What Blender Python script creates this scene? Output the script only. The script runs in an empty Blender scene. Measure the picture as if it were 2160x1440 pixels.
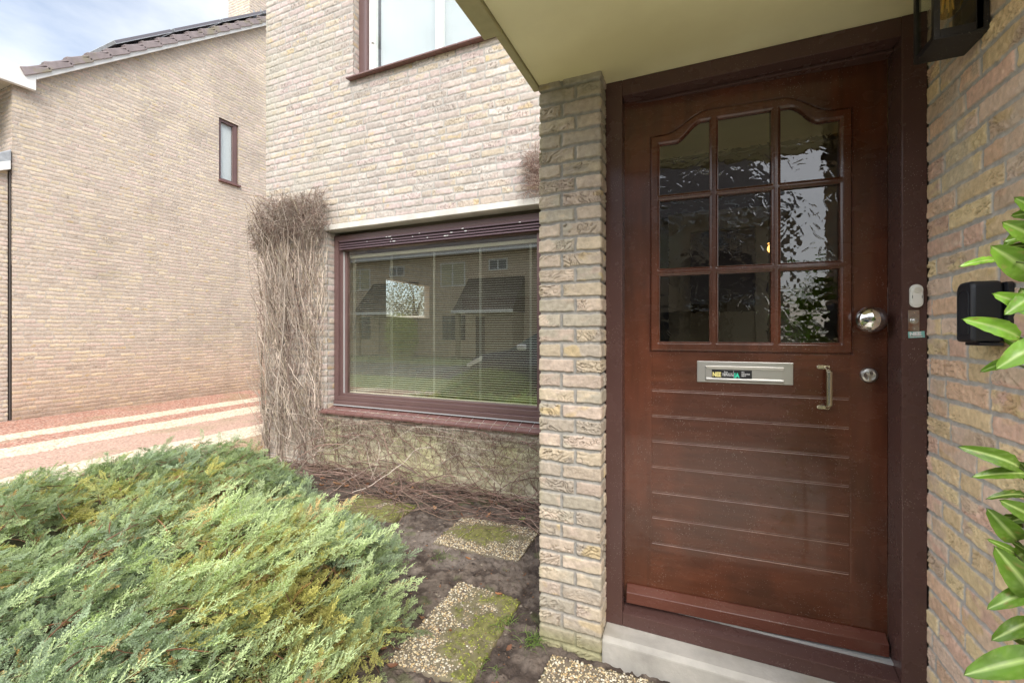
import bpy, bmesh, math, random
import numpy as np
from math import radians, sin, cos, pi
from mathutils import Vector, Matrix

# ------------------------------------------------------------------ camera, sky, sun, exposure
SC = bpy.context.scene
COL = SC.collection
random.seed(7); np.random.seed(7)
cam_d = bpy.data.cameras.new('camera'); cam = bpy.data.objects.new('camera', cam_d); COL.objects.link(cam)
cam.location = (0, 0, 0)
cam.rotation_euler = (radians(90), 0, math.atan2(.399, .917))
cam_d.sensor_width = 36; cam_d.lens = 909 / 2160 * 36
cam_d.shift_y = -20 / 2160
cam_d.clip_start = .02; cam_d.clip_end = 800
SC.camera = cam
SC.view_settings.view_transform = 'Standard'; SC.view_settings.look = 'None'
SC.view_settings.exposure = 0.94; SC.view_settings.gamma = 1

SUN_EL, SUN_AZ = radians(40), radians(145)          # azimuth clockwise from +Y
W = bpy.data.worlds.new('World'); SC.world = W; W.use_nodes = True
nt = W.node_tree; nt.nodes.clear()
def wn(t, **k):
    n = nt.nodes.new(t)
    for a, b in k.items(): setattr(n, a, b)
    return n
wo = wn('ShaderNodeOutputWorld'); mixs = wn('ShaderNodeMixShader')
sky = wn('ShaderNodeTexSky', sky_type='NISHITA', sun_disc=False, sun_elevation=SUN_EL, sun_rotation=SUN_AZ, air_density=1.0, dust_density=2.0, ozone_density=1.5)
bg1 = wn('ShaderNodeBackground'); bg1.inputs['Strength'].default_value = .12
bg2 = wn('ShaderNodeBackground')
tc = wn('ShaderNodeTexCoord'); mp = wn('ShaderNodeMapping'); mp.inputs['Scale'].default_value = (1, 1, 2.6)
nz = wn('ShaderNodeTexNoise'); nz.inputs['Scale'].default_value = 2.3; nz.inputs['Detail'].default_value = 8; nz.inputs['Roughness'].default_value = .55
rp = wn('ShaderNodeValToRGB'); rp.color_ramp.elements[0].position = .40; rp.color_ramp.elements[0].color = (.28, .28, .28, 1)
rp.color_ramp.elements[1].position = .70; rp.color_ramp.elements[1].color = (.97, .97, .97, 1)
sx = wn('ShaderNodeSeparateXYZ'); mr = wn('ShaderNodeMapRange')
mr.inputs['From Min'].default_value = 0; mr.inputs['From Max'].default_value = 1
mr.inputs['To Min'].default_value = .46; mr.inputs['To Max'].default_value = .90
bg2.inputs['Color'].default_value = (.95, .975, 1.0, 1)
nt.links.new(tc.outputs['Generated'], mp.inputs[0]); nt.links.new(mp.outputs[0], nz.inputs['Vector'])
nt.links.new(nz.outputs[0], rp.inputs[0]); nt.links.new(rp.outputs[0], mixs.inputs[0])
nt.links.new(tc.outputs['Generated'], sx.inputs[0]); nt.links.new(sx.outputs[2], mr.inputs['Value'])
# cloud cover brightened behind and beside the viewer, added as fill for the walls
m3 = wn('ShaderNodeMapRange', interpolation_type='SMOOTHSTEP'); m3.inputs['From Min'].default_value = .40; m3.inputs['From Max'].default_value = -.45; m3.inputs['To Min'].default_value = 1.0; m3.inputs['To Max'].default_value = 3.1
mm_ = wn('ShaderNodeMath', operation='MULTIPLY'); nt.links.new(sx.outputs[1], m3.inputs['Value']); nt.links.new(m3.outputs[0], mm_.inputs[0]); nt.links.new(mr.outputs[0], mm_.inputs[1])
nt.links.new(mm_.outputs[0], bg2.inputs['Strength'])
nt.links.new(sky.outputs[0], bg1.inputs['Color'])
nt.links.new(bg1.outputs[0], mixs.inputs[1]); nt.links.new(bg2.outputs[0], mixs.inputs[2]); nt.links.new(mixs.outputs[0], wo.inputs[0])

sd = bpy.data.lights.new('sun', 'SUN'); so = bpy.data.objects.new('sun', sd); COL.objects.link(so)
sd.energy = 1.5; sd.angle = radians(30); sd.color = (1, .95, .87)
sdir = Vector((cos(SUN_EL) * sin(SUN_AZ), cos(SUN_EL) * cos(SUN_AZ), sin(SUN_EL)))
so.rotation_euler = sdir.to_track_quat('Z', 'Y').to_euler()
so.location = (0, -6, 9)

G = -1.33       # ground level; the camera is the origin

# ------------------------------------------------------------------ helpers: objects
def tag(o, label=None, cat=None, group=None, kind=None):
    if label: o['label'] = label
    if cat: o['category'] = cat
    if group: o['group'] = group
    if kind: o['kind'] = kind
    return o
def empty(name, loc=(0, 0, 0), rz=0, label=None, cat=None, group=None):
    o = bpy.data.objects.new(name, None); COL.objects.link(o)
    o.location = loc; o.rotation_euler = (0, 0, rz); o.empty_display_size = .1
    return tag(o, label, cat, group)
def link(name, me, mat, parent=None, bevel=0, kind=None):
    if mat is not None: me.materials.append(mat)
    o = bpy.data.objects.new(name, me); COL.objects.link(o)
    if parent is not None: o.parent = parent
    if bevel:
        m = o.modifiers.new('bevel', 'BEVEL'); m.width = bevel; m.segments = 2; m.limit_method = 'ANGLE'; m.angle_limit = radians(40)
        m.harden_normals = False
    if kind: o['kind'] = kind
    return o
def npmesh(name, V, Fq, colors=None, smooth=True, ft=None):
    """V (n,3); Fq (m,k) faces all with k corners; ft extra triangles"""
    me = bpy.data.meshes.new(name)
    V = np.ascontiguousarray(V, dtype=np.float32)
    parts = [np.asarray(Fq, dtype=np.int32)]
    if ft is not None and len(ft): parts.append(np.asarray(ft, dtype=np.int32))
    me.vertices.add(len(V)); me.vertices.foreach_set('co', V.ravel())
    nl = sum(p.size for p in parts); nf = sum(len(p) for p in parts)
    me.loops.add(nl); me.loops.foreach_set('vertex_index', np.concatenate([p.ravel() for p in parts]))
    me.polygons.add(nf)
    tot = np.concatenate([np.full(len(p), p.shape[1], np.int32) for p in parts])
    st = np.concatenate([[0], np.cumsum(tot)[:-1]]).astype(np.int32)
    me.polygons.foreach_set('loop_start', st); me.polygons.foreach_set('loop_total', tot)
    me.polygons.foreach_set('use_smooth', np.full(nf, smooth, dtype=bool))
    if colors is not None:
        ca = me.color_attributes.new('col', 'FLOAT_COLOR', 'POINT')
        c = np.ones((len(V), 4), np.float32); c[:, :3] = colors
        ca.data.foreach_set('color', c.ravel())
    me.update(calc_edges=True)
    return me
class MB:
    """collects simple shapes into one mesh"""
    def __init__(s): s.v = []; s.f = []
    def add(s, vs, fs):
        b = len(s.v); s.v += [tuple(v) for v in vs]; s.f += [tuple(b + i for i in f) for f in fs]; return s
    def box(s, x0, x1, y0, y1, z0, z1):
        vs = [(x0, y0, z0), (x1, y0, z0), (x1, y1, z0), (x0, y1, z0), (x0, y0, z1), (x1, y0, z1), (x1, y1, z1), (x0, y1, z1)]
        return s.add(vs, [(0, 3, 2, 1), (4, 5, 6, 7), (0, 1, 5, 4), (1, 2, 6, 5), (2, 3, 7, 6), (3, 0, 4, 7)])
    def prism(s, pts, a0, a1, axis='y'):
        """polygon pts extruded along an axis; pts are (x,z) for y, (y,z) for x, (x,y) for z"""
        n = len(pts)
        def mk(p, a): return {'y': (p[0], a, p[1]), 'x': (a, p[0], p[1]), 'z': (p[0], p[1], a)}[axis]
        vs = [mk(p, a0) for p in pts] + [mk(p, a1) for p in pts]
        return s.add(vs, [tuple(range(n))[::-1], tuple(range(n, 2 * n))] + [(i, (i + 1) % n, n + (i + 1) % n, n + i) for i in range(n)])
    def tube(s, pts, rad, sides=8, caps=True):
        pts = [Vector(p) for p in pts]; n = len(pts)
        if not isinstance(rad, (list, tuple)): rad = [rad] * n
        rings = []
        for i, p in enumerate(pts):
            t = (pts[min(i + 1, n - 1)] - pts[max(i - 1, 0)]).normalized()
            a = t.cross(Vector((0, 0, 1)));
            if a.length < .1: a = t.cross(Vector((1, 0, 0)))
            a.normalize(); b = t.cross(a)
            rings.append([p + (a * cos(2 * pi * k / sides) + b * sin(2 * pi * k / sides)) * rad[i] for k in range(sides)])
        vs = [v for r in rings for v in r]; fs = []
        for i in range(n - 1):
            for k in range(sides):
                k2 = (k + 1) % sides; fs.append((i * sides + k, i * sides + k2, (i + 1) * sides + k2, (i + 1) * sides + k))
        if caps: fs += [tuple(range(sides))[::-1], tuple(range((n - 1) * sides, n * sides))]
        return s.add(vs, fs)
    def lathe(s, prof, seg=24, mat=None):
        """prof (r,h) pairs about local z; mat transforms"""
        vs = []; fs = []; n = len(prof)
        for r, h in prof:
            for k in range(seg):
                v = Vector((r * cos(2 * pi * k / seg), r * sin(2 * pi * k / seg), h))
                vs.append(mat @ v if mat is not None else v)
        for i in range(n - 1):
            for k in range(seg):
                k2 = (k + 1) % seg; fs.append((i * seg + k, i * seg + k2, (i + 1) * seg + k2, (i + 1) * seg + k))
        if prof[0][0] > 1e-4: fs.append(tuple(range(seg))[::-1])
        if prof[-1][0] > 1e-4: fs.append(tuple(range((n - 1) * seg, n * seg)))
        return s.add(vs, fs)
    def build(s, name, mat, parent=None, bevel=0, smooth=False, kind=None):
        me = bpy.data.meshes.new(name); me.from_pydata(s.v, [], s.f); me.validate(); me.update()
        if smooth:
            me.polygons.foreach_set('use_smooth', [True] * len(me.polygons))
            if smooth is not True: me.set_sharp_from_angle(angle=radians(smooth))
        return link(name, me, mat, parent, bevel, kind)

# ------------------------------------------------------------------ helpers: noise
_R = np.random.RandomState(3).rand(64, 256, 256).astype(np.float32)
def vn(x, y, seed=0):
    x = np.asarray(x, np.float64); y = np.asarray(y, np.float64)
    ix = np.floor(x).astype(np.int64); iy = np.floor(y).astype(np.int64); fx = x - ix; fy = y - iy
    fx = fx * fx * (3 - 2 * fx); fy = fy * fy * (3 - 2 * fy); R = _R[seed % 64]
    a = R[ix & 255, iy & 255]; b = R[(ix + 1) & 255, iy & 255]; c = R[ix & 255, (iy + 1) & 255]; d = R[(ix + 1) & 255, (iy + 1) & 255]
    return (a * (1 - fx) + b * fx) * (1 - fy) + (c * (1 - fx) + d * fx) * fy
def fbm(x, y, seed=0, o=4):
    s = 0; a = .5; t = 0
    for i in range(o):
        s = s + a * vn(x, y, seed + i); t += a; a *= .5; x = x * 2.03 + 5.1; y = y * 2.03 + 1.7
    return s / t
def sst(a, b, x):
    t = np.clip((x - a) / (b - a), 0, 1); return t * t * (3 - 2 * t)
def lerp(a, b, t): return a + (b - a) * t[..., None]

# ------------------------------------------------------------------ helpers: materials
MAT = {}
def nm(name):
    m = bpy.data.materials.new(name); m.use_nodes = True; m.node_tree.nodes.clear(); MAT[name] = m
    return m, m.node_tree
def node(t, typ, **k):
    n = t.nodes.new(typ)
    for a, b in k.items():
        if a in n.inputs: n.inputs[a].default_value = b
        else: setattr(n, a, b)
    return n
def pbr(name, color=(.5, .5, .5), rough=.6, metal=0, spec=.5, attr=False, coat=0, coat_rough=.1, bump=0, bscale=200, bdetail=4, var=0, vscale=6, var2=None, trans=0, sss=0, stretch=None, emit=None, estr=0, speck=0, rvar=0):
    """one generic procedural surface: colour (or vertex colour) with noise variation, noise bump"""
    m, t = nm(name); L = t.links.new
    out = node(t, 'ShaderNodeOutputMaterial'); b = node(t, 'ShaderNodeBsdfPrincipled')
    b.inputs['Roughness'].default_value = rough; b.inputs['Metallic'].default_value = metal
    b.inputs['Specular IOR Level'].default_value = spec
    b.inputs['Coat Weight'].default_value = coat; b.inputs['Coat Roughness'].default_value = coat_rough
    if emit: b.inputs['Emission Color'].default_value = (*emit, 1); b.inputs['Emission Strength'].default_value = estr
    tcn = node(t, 'ShaderNodeTexCoord'); src = tcn.outputs['Object']
    if stretch:
        mpn = node(t, 'ShaderNodeMapping'); mpn.inputs['Scale'].default_value = stretch; L(src, mpn.inputs[0]); src = mpn.outputs[0]
    if attr:
        a = node(t, 'ShaderNodeVertexColor'); a.layer_name = 'col'; c = a.outputs['Color']
    else:
        r = node(t, 'ShaderNodeRGB'); r.outputs[0].default_value = (*color, 1); c = r.outputs[0]
    if var:
        n = node(t, 'ShaderNodeTexNoise'); n.inputs['Scale'].default_value = vscale; n.inputs['Detail'].default_value = 6; n.inputs['Roughness'].default_value = .62; L(src, n.inputs['Vector'])
        mrn = node(t, 'ShaderNodeMapRange'); mrn.inputs['From Min'].default_value = .3; mrn.inputs['From Max'].default_value = .7
        mrn.inputs['To Min'].default_value = 1 - var; mrn.inputs['To Max'].default_value = 1 + var; L(n.outputs[0], mrn.inputs['Value'])
        vm = node(t, 'ShaderNodeVectorMath', operation='SCALE'); L(c, vm.inputs[0]); L(mrn.outputs[0], vm.inputs['Scale']); c = vm.outputs[0]
        if var2:
            mx = node(t, 'ShaderNodeMix', data_type='RGBA'); mx.inputs[7].default_value = (*var2, 1)
            n2 = node(t, 'ShaderNodeTexNoise'); n2.inputs['Scale'].default_value = vscale * .6; n2.inputs['Detail'].default_value = 7; L(src, n2.inputs['Vector'])
            m2 = node(t, 'ShaderNodeMapRange'); m2.inputs['From Min'].default_value = .5; m2.inputs['From Max'].default_value = .68; L(n2.outputs[0], m2.inputs['Value'])
            L(m2.outputs[0], mx.inputs[0]); L(c, mx.inputs[6]); c = mx.outputs[2]
    if speck:
        n3 = node(t, 'ShaderNodeTexVoronoi'); n3.inputs['Scale'].default_value = 130; L(tcn.outputs['Object'], n3.inputs['Vector'])
        n4 = node(t, 'ShaderNodeTexNoise'); n4.inputs['Scale'].default_value = 9; L(tcn.outputs['Object'], n4.inputs['Vector'])
        ma = node(t, 'ShaderNodeMath', operation='MULTIPLY'); ma.inputs[1].default_value = .34; L(n4.outputs[0], ma.inputs[0])
        ml = node(t, 'ShaderNodeMath', operation='LESS_THAN'); L(n3.outputs['Distance'], ml.inputs[0])
        mb_ = node(t, 'ShaderNodeMath', operation='SUBTRACT'); mb_.inputs[1].default_value = .06; L(ma.outputs[0], mb_.inputs[0]); L(mb_.outputs[0], ml.inputs[1])
        mc = node(t, 'ShaderNodeMath', operation='MULTIPLY'); mc.inputs[1].default_value = speck; L(ml.outputs[0], mc.inputs[0])
        mx3 = node(t, 'ShaderNodeMix', data_type='RGBA'); mx3.inputs[7].default_value = (.45, .38, .33, 1)
        L(mc.outputs[0], mx3.inputs[0]); L(c, mx3.inputs[6]); c = mx3.outputs[2]
    L(c, b.inputs['Base Color'])
    if rvar:
        n5 = node(t, 'ShaderNodeTexNoise'); n5.inputs['Scale'].default_value = vscale * 2; n5.inputs['Detail'].default_value = 5; L(src, n5.inputs['Vector'])
        m5 = node(t, 'ShaderNodeMapRange'); m5.inputs['From Min'].default_value = .3; m5.inputs['From Max'].default_value = .7
        m5.inputs['To Min'].default_value = max(rough - rvar, .02); m5.inputs['To Max'].default_value = rough + rvar; L(n5.outputs[0], m5.inputs['Value']); L(m5.outputs[0], b.inputs['Roughness'])
    if bump:
        nb = node(t, 'ShaderNodeTexNoise'); nb.inputs['Scale'].default_value = bscale; nb.inputs['Detail'].default_value = bdetail; nb.inputs['Roughness'].default_value = .65; L(src, nb.inputs['Vector'])
        bp = node(t, 'ShaderNodeBump'); bp.inputs['Distance'].default_value = bump; bp.inputs['Strength'].default_value = 1; L(nb.outputs[0], bp.inputs['Height']); L(bp.outputs[0], b.inputs['Normal'])
        if coat: L(bp.outputs[0], b.inputs['Coat Normal'])
    sh = b.outputs[0]
    if trans:
        tr = node(t, 'ShaderNodeBsdfTranslucent'); vm2 = node(t, 'ShaderNodeVectorMath', operation='MULTIPLY'); vm2.inputs[1].default_value = (1.3, 1.5, .5)
        L(c, vm2.inputs[0]); L(vm2.outputs[0], tr.inputs[0]); ms = node(t, 'ShaderNodeMixShader'); ms.inputs[0].default_value = trans
        L(sh, ms.inputs[1]); L(tr.outputs[0], ms.inputs[2]); sh = ms.outputs[0]
    L(sh, out.inputs[0]); return m
def glass(name, ior=1.5, tint=(1, 1, 1), rough=0, bump=0, bscale=20, bend=0):
    """thin window glass: lets light through, mirrors by Fresnel"""
    m, t = nm(name); L = t.links.new
    out = node(t, 'ShaderNodeOutputMaterial'); tr = node(t, 'ShaderNodeBsdfTransparent'); tr.inputs[0].default_value = (*tint, 1)
    if bend: tr = node(t, 'ShaderNodeBsdfRefraction', IOR=bend, Roughness=.02); tr.inputs[0].default_value = (*tint, 1)
    gl = node(t, 'ShaderNodeBsdfGlossy'); gl.inputs['Roughness'].default_value = rough; gl.inputs['Color'].default_value = (1, 1, 1, 1)
    fr = node(t, 'ShaderNodeFresnel'); fr.inputs['IOR'].default_value = ior; ms = node(t, 'ShaderNodeMixShader')
    geo = node(t, 'ShaderNodeNewGeometry'); mi = node(t, 'ShaderNodeMapRange'); mi.inputs['To Min'].default_value = ior; mi.inputs['To Max'].default_value = 1 / ior
    L(geo.outputs['Backfacing'], mi.inputs['Value']); L(mi.outputs[0], fr.inputs['IOR'])
    if bump:
        tcn = node(t, 'ShaderNodeTexCoord'); nb = node(t, 'ShaderNodeTexNoise'); nb.inputs['Scale'].default_value = bscale; nb.inputs['Detail'].default_value = 1
        L(tcn.outputs['Object'], nb.inputs['Vector']); bp = node(t, 'ShaderNodeBump'); bp.inputs['Distance'].default_value = bump; L(nb.outputs[0], bp.inputs['Height'])
        L(bp.outputs[0], gl.inputs['Normal'])
    L(fr.outputs[0], ms.inputs[0]); L(tr.outputs[0], ms.inputs[1]); L(gl.outputs[0], ms.inputs[2]); L(ms.outputs[0], out.inputs[0]); return m
def brickshader(name, cols, mortar, axes='XZ', bump=.004):
    """plain brickwork by shader, for side walls and houses across the street"""
    m, t = nm(name); L = t.links.new
    out = node(t, 'ShaderNodeOutputMaterial'); b = node(t, 'ShaderNodeBsdfPrincipled'); b.inputs['Roughness'].default_value = .9
    tcn = node(t, 'ShaderNodeTexCoord'); sp = node(t, 'ShaderNodeSeparateXYZ'); cb = node(t, 'ShaderNodeCombineXYZ'); L(tcn.outputs['Object'], sp.inputs[0])
    L(sp.outputs[axes[0]], cb.inputs[0]); L(sp.outputs[axes[1]], cb.inputs[1])
    br = node(t, 'ShaderNodeTexBrick'); br.inputs['Scale'].default_value = 1; br.inputs['Brick Width'].default_value = .22; br.inputs['Row Height'].default_value = .0635
    br.inputs['Mortar Size'].default_value = .006; br.inputs['Color1'].default_value = (*cols[0], 1); br.inputs['Color2'].default_value = (*cols[1], 1); br.inputs['Mortar'].default_value = (*mortar, 1)
    L(cb.outputs[0], br.inputs['Vector']); n = node(t, 'ShaderNodeTexNoise'); n.inputs['Scale'].default_value = 14; n.inputs['Detail'].default_value = 8; L(tcn.outputs['Object'], n.inputs['Vector'])
    mrn = node(t, 'ShaderNodeMapRange'); mrn.inputs['To Min'].default_value = .6; mrn.inputs['To Max'].default_value = 1.4; L(n.outputs[0], mrn.inputs['Value'])
    vm = node(t, 'ShaderNodeVectorMath', operation='SCALE'); L(br.outputs[0], vm.inputs[0]); L(mrn.outputs[0], vm.inputs['Scale']); L(vm.outputs[0], b.inputs['Base Color'])
    bp = node(t, 'ShaderNodeBump'); bp.inputs['Distance'].default_value = bump; bp.invert = True; L(br.outputs['Fac'], bp.inputs['Height']); L(bp.outputs[0], b.inputs['Normal']); L(b.outputs[0], out.inputs[0]); return m

M_BRICK = pbr('brick_relief', attr=True, rough=.93, spec=.2, bump=.0012, bscale=260, bdetail=5, var=.16, vscale=45)
M_FRAME = pbr('brown_frame_paint', (.086, .044, .038), rough=.26, spec=.42, bump=.00006, bscale=25, var=.07, vscale=5, rvar=.05, speck=.45)
M_WFRAME = pbr('window_frame_paint', (.150, .090, .085), rough=.32, spec=.45, var=.08, vscale=4, speck=.4)
M_DOOR = pbr('red_brown_door_varnish', attr=True, rough=.26, spec=.40, coat=.40, coat_rough=.05, bump=.00005, bscale=14, bdetail=4, var=.12, vscale=3, stretch=(1, 2, 2), speck=.45, rvar=.06)
M_CONC = pbr('pale_concrete', (.40, .375, .335), rough=.85, bump=.0025, bscale=40, var=.24, vscale=5, var2=(.30, .27, .20))
M_LINTEL = pbr('pale_lintel_concrete', (.66, .63, .57), rough=.85, bump=.0008, bscale=90, var=.16, vscale=8)
M_CEIL = pbr('cream_soffit_paint', (.92, .86, .56), rough=.55, var=.10, vscale=1.6, var2=(.78, .71, .42), bump=.0004, bscale=40)
M_TRIM = pbr('weathered_cream_trim', (.42, .38, .21), rough=.6, var=.15, vscale=9)
M_WHITE = pbr('white_paint', (.80, .80, .78), rough=.4, var=.05, vscale=5)
M_LEAD = pbr('grey_lead', (.42, .44, .46), rough=.5, metal=.3, var=.2, vscale=12, bump=.004, bscale=20)
M_TILE = pbr('grey_purple_roof_tile', (.27, .225, .225), rough=.7, var=.2, vscale=8, var2=(.27, .24, .17), bump=.002, bscale=60)
M_SILLT = pbr('glazed_brown_sill_tile', (.175, .088, .078), rough=.25, spec=.6, var=.2, vscale=12)
M_STEEL = pbr('brushed_steel', (.56, .55, .52), rough=.34, metal=1, bump=.0001, bscale=300, stretch=(1, 1, 12))
M_CHROME = pbr('polished_chrome', (.78, .77, .76), rough=.06, metal=1)
M_BRASS = pbr('dull_champagne_metal', (.66, .60, .46), rough=.26, metal=1)
M_BLACKP = pbr('black_moulded_plastic', (.018, .019, .024), rough=.42, bump=.0003, bscale=500)
M_BLACKM = pbr('black_lantern_paint', (.022, .021, .022), rough=.38, var=.3, vscale=30, bump=.0004, bscale=150, speck=.5)
M_DARK = pbr('dark_void', (.012, .011, .010), rough=.9)
M_GLASS = glass('window_glass', 2.3, (.95, .96, .93))
M_GLASS2 = glass('upper_window_glass', 1.5, (.93, .95, .94))
M_LGLASS = glass('lantern_glass', 1.5, (.80, .83, .80))
M_DGLASS = glass('figured_door_glass', 1.85, (.80, .82, .78), rough=.015, bend=1.30)
M_SLAT = pbr('cream_blind_slat', (.90, .86, .72), rough=.45)
M_BARK = pbr('dry_creeper_bark', attr=True, rough=.9, spec=.15, var=.22, vscale=60)
M_NEEDLE = pbr('juniper_scale_foliage', attr=True, rough=.62, spec=.3, trans=.22)
M_LAUREL = pbr('laurel_leaf', attr=True, rough=.28, spec=.5, trans=.32, bump=.0012, bscale=40, bdetail=2, var=.12, vscale=25)
M_SOIL = pbr('damp_soil', attr=True, rough=.88, spec=.25, bump=.006, bscale=130, bdetail=8, var=.3, vscale=25)
M_STONE = pbr('washed_pebble_slab', attr=True, rough=.7, spec=.35, bump=.0006, bscale=200, var=.12, vscale=60)
M_DEADLEAF = pbr('dead_leaf', attr=True, rough=.7, trans=.1, var=.3, vscale=40)
M_BRK_SIDE = brickshader('plain_brick_yz', [(.44, .36, .27), (.50, .40, .29)], (.40, .37, .33), 'YZ')
M_BRK_FRONT = brickshader('plain_brick_xz', [(.44, .36, .27), (.50, .40, .29)], (.40, .37, .33), 'XZ')
M_BRK_OPP = brickshader('street_brick', [(.60, .46, .33), (.68, .53, .38)], (.52, .45, .36), 'XZ')
M_PLASTER = pbr('room_plaster', (.17, .14, .105), rough=.9)
M_WHITEPL = pbr('white_plastic', (.80, .79, .74), rough=.3)

# ------------------------------------------------------------------ brick relief walls
PAL = dict(
 front=([(.47, .395, .350), (.50, .42, .35), (.44, .38, .33), (.51, .43, .335), (.51, .415, .385), (.41, .355, .315), (.53, .47, .42), (.49, .40, .36)], (.385, .365, .335)),
 gable=([(.59, .49, .40), (.62, .515, .40), (.56, .47, .385), (.63, .53, .39), (.60, .48, .41), (.53, .44, .365)], (.52, .465, .41)),
 pier=([(.45, .37, .29), (.51, .42, .31), (.47, .375, .305), (.40, .34, .275), (.53, .43, .34), (.41, .36, .285)], (.30, .285, .26)),
 porch=([(.72, .49, .34), (.74, .56, .34), (.70, .47, .36), (.75, .59, .35), (.72, .54, .42), (.64, .48, .35)], (.47, .44, .405)))
def brick_relief(name, path, u0, u1, v0, v1, ures, vsub, pal, seed, mat=M_BRICK, parent=None, holes=(), joints=None, relief=1.0, fold=.004, foldp=.5, recess=.006, stain=None, ch=.0634, vph=0, ulines=()):
    rs = np.random.RandomState(seed)
    U = np.arange(u0, u1 + ures * .5, ures)
    for c in ulines:
        i = np.argmin(abs(U - c)); U[i] = c
    U = np.unique(np.append(np.append(U, u0), u1))
    rows = np.arange(math.floor((v0 - vph) / ch), math.ceil((v1 - vph) / ch))
    js = .010
    base = np.concatenate([np.array([.001, js * .5, js - .001]), js + .001 + (ch - js - .002) * np.linspace(0, 1, vsub)]) if vsub > 3 else np.concatenate([[.003], js * .8 + (ch - js) * np.linspace(0, 1, vsub)])
    Vv = np.concatenate([vph + r * ch + base for r in rows]); Vv = Vv[(Vv > v0) & (Vv < v1)]; Vv = np.concatenate([[v0], Vv, [v1]])
    for h in holes:
        for e in (h[2], h[3]): Vv[np.argmin(abs(Vv - e))] = e
        for e in (h[0], h[1]): U[np.argmin(abs(U - e))] = e
    Vv = np.unique(Vv); U = np.unique(U)
    nu, nv = len(U), len(Vv); UU, VV = np.meshgrid(U, Vv, indexing='ij')
    # wobbling joints
    wob = (fbm(UU * 22, VV * 22, seed, 3) - .5) * .008
    wu = UU + (fbm(UU * 30 + 9, VV * 30, seed + 5, 2) - .5) * .006
    q = (VV + wob * (1 if vsub > 3 else .3) - vph) / ch
    ri = np.floor(q).astype(int); fv = (q - ri) * ch
    h = np.zeros_like(UU); du = np.zeros_like(UU); lu = np.zeros_like(UU); bid = np.zeros(UU.shape, int)
    r0 = ri.min(); nb = 0
    for r in range(r0, ri.max() + 1):
        if joints is not None: ed = np.array(joints[r % len(joints)], float)
        else:
            ed = [u0 - rs.rand() * .22]; last = 0
            while ed[-1] < u1 + .25:
                w = .106 if (rs.rand() < .30 and last != 1) else .2155
                last = 1 if w < .15 else 0
                ed.append(ed[-1] + w + rs.randn() * .003)
            ed = np.array(ed)
        m = ri == r; x = wu[m]; k = np.clip(np.searchsorted(ed, x) - 1, 0, len(ed) - 2)
        a = ed[k] + js * .5; b = ed[k + 1] - js * .5
        du[m] = np.minimum(x - a, b - x); lu[m] = x - a; bid[m] = nb + k; nb += len(ed)
    rr = np.random.RandomState(seed + 77); B = rr.rand(nb + 1, 8)
    dv = np.minimum(fv - js, ch - fv)
    d = np.minimum(du, dv) + (fbm(UU * 90, VV * 90, seed + 3, 2) - .5) * .0035
    ms = sst(0, .0028, d)                                    # 1 on brick, 0 on mortar
    b1 = B[bid]
    p = lu + b1[..., 0] * 60; qq = fv + b1[..., 1] * 60
    body = sst(-.0005, .0042, d) * recess
    sl = (b1[..., 2] - .5) * 1.1
    w1 = (vn(p * 30, qq * 30, seed + 2) - .5) * .016
    nfo = .62 * vn((p + w1) * 17, (qq + sl * lu) * 42, seed + 1) + .38 * vn((p - w1) * 42, (qq + sl * lu + w1) * 85, seed + 11)
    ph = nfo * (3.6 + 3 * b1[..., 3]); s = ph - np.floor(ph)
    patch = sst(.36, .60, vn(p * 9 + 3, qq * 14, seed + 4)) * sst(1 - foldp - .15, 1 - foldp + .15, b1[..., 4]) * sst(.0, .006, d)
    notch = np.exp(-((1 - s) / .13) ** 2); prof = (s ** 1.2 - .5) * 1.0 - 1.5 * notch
    h = body + ms * (fold * patch * prof + (b1[..., 5] - .5) * .0022 + (fbm(UU * 60, VV * 60, seed + 8, 4) - .5) * .0048)
    pits = vn(UU * 170, VV * 170, seed + 9); h = h - ms * .0016 * sst(.82, .95, pits)
    h = h + (1 - ms) * (fbm(UU * 120, VV * 120, seed + 10, 2) - .5) * .002
    h *= relief
    cols, mor = PAL[pal]; cols = np.array(cols); ci = (b1[..., 6] * len(cols)).astype(int); c2 = (b1[..., 7] * len(cols)).astype(int)
    C = cols[ci]; blob = sst(.52, .66, fbm(p * 9, qq * 16, seed + 12, 3)); C = lerp(C, cols[c2], blob)
    C = C * (.90 + .2 * b1[..., 5:6]) * (.90 + .2 * fbm(UU * 40, VV * 40, seed + 14, 4)[..., None])
    yel = sst(.62, .74, fbm(p * 14 + 7, qq * 20, seed + 20, 2)) * (b1[..., 2] > .84) * .35
    C = lerp(C, np.array([.60, .42, .13]), yel)
    C = C * (1 - .50 * np.clip(notch * patch, 0, 1))[..., None]       # crease shade put into the colour, along with dark sand burnt into the folds
    Mo = np.array(mor) * (.86 + .28 * fbm(UU * 50, VV * 50, seed + 15, 3)[..., None])
    C = Mo + (C - Mo) * ms[..., None]
    if stain is not None: C = stain(UU, VV, C)
    # path: list of (x,y) with outward normals to the right of travel... given corner list
    P = np.array([q[:2] for q in path], float); S = np.array([q[2] for q in path], float)
    X = np.zeros_like(UU); Y = np.zeros_like(UU); NX = np.zeros_like(UU); NY = np.zeros_like(UU)
    uu = U
    nx = np.zeros(nu); ny = np.zeros(nu); px = np.interp(uu, S, P[:, 0]); py = np.interp(uu, S, P[:, 1])
    seg = np.clip(np.searchsorted(S, uu, side='right') - 1, 0, len(S) - 2)
    dirs = np.diff(P, axis=0); dirs /= np.linalg.norm(dirs, axis=1)[:, None]; nrm = np.stack([dirs[:, 1], -dirs[:, 0]], 1)
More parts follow.
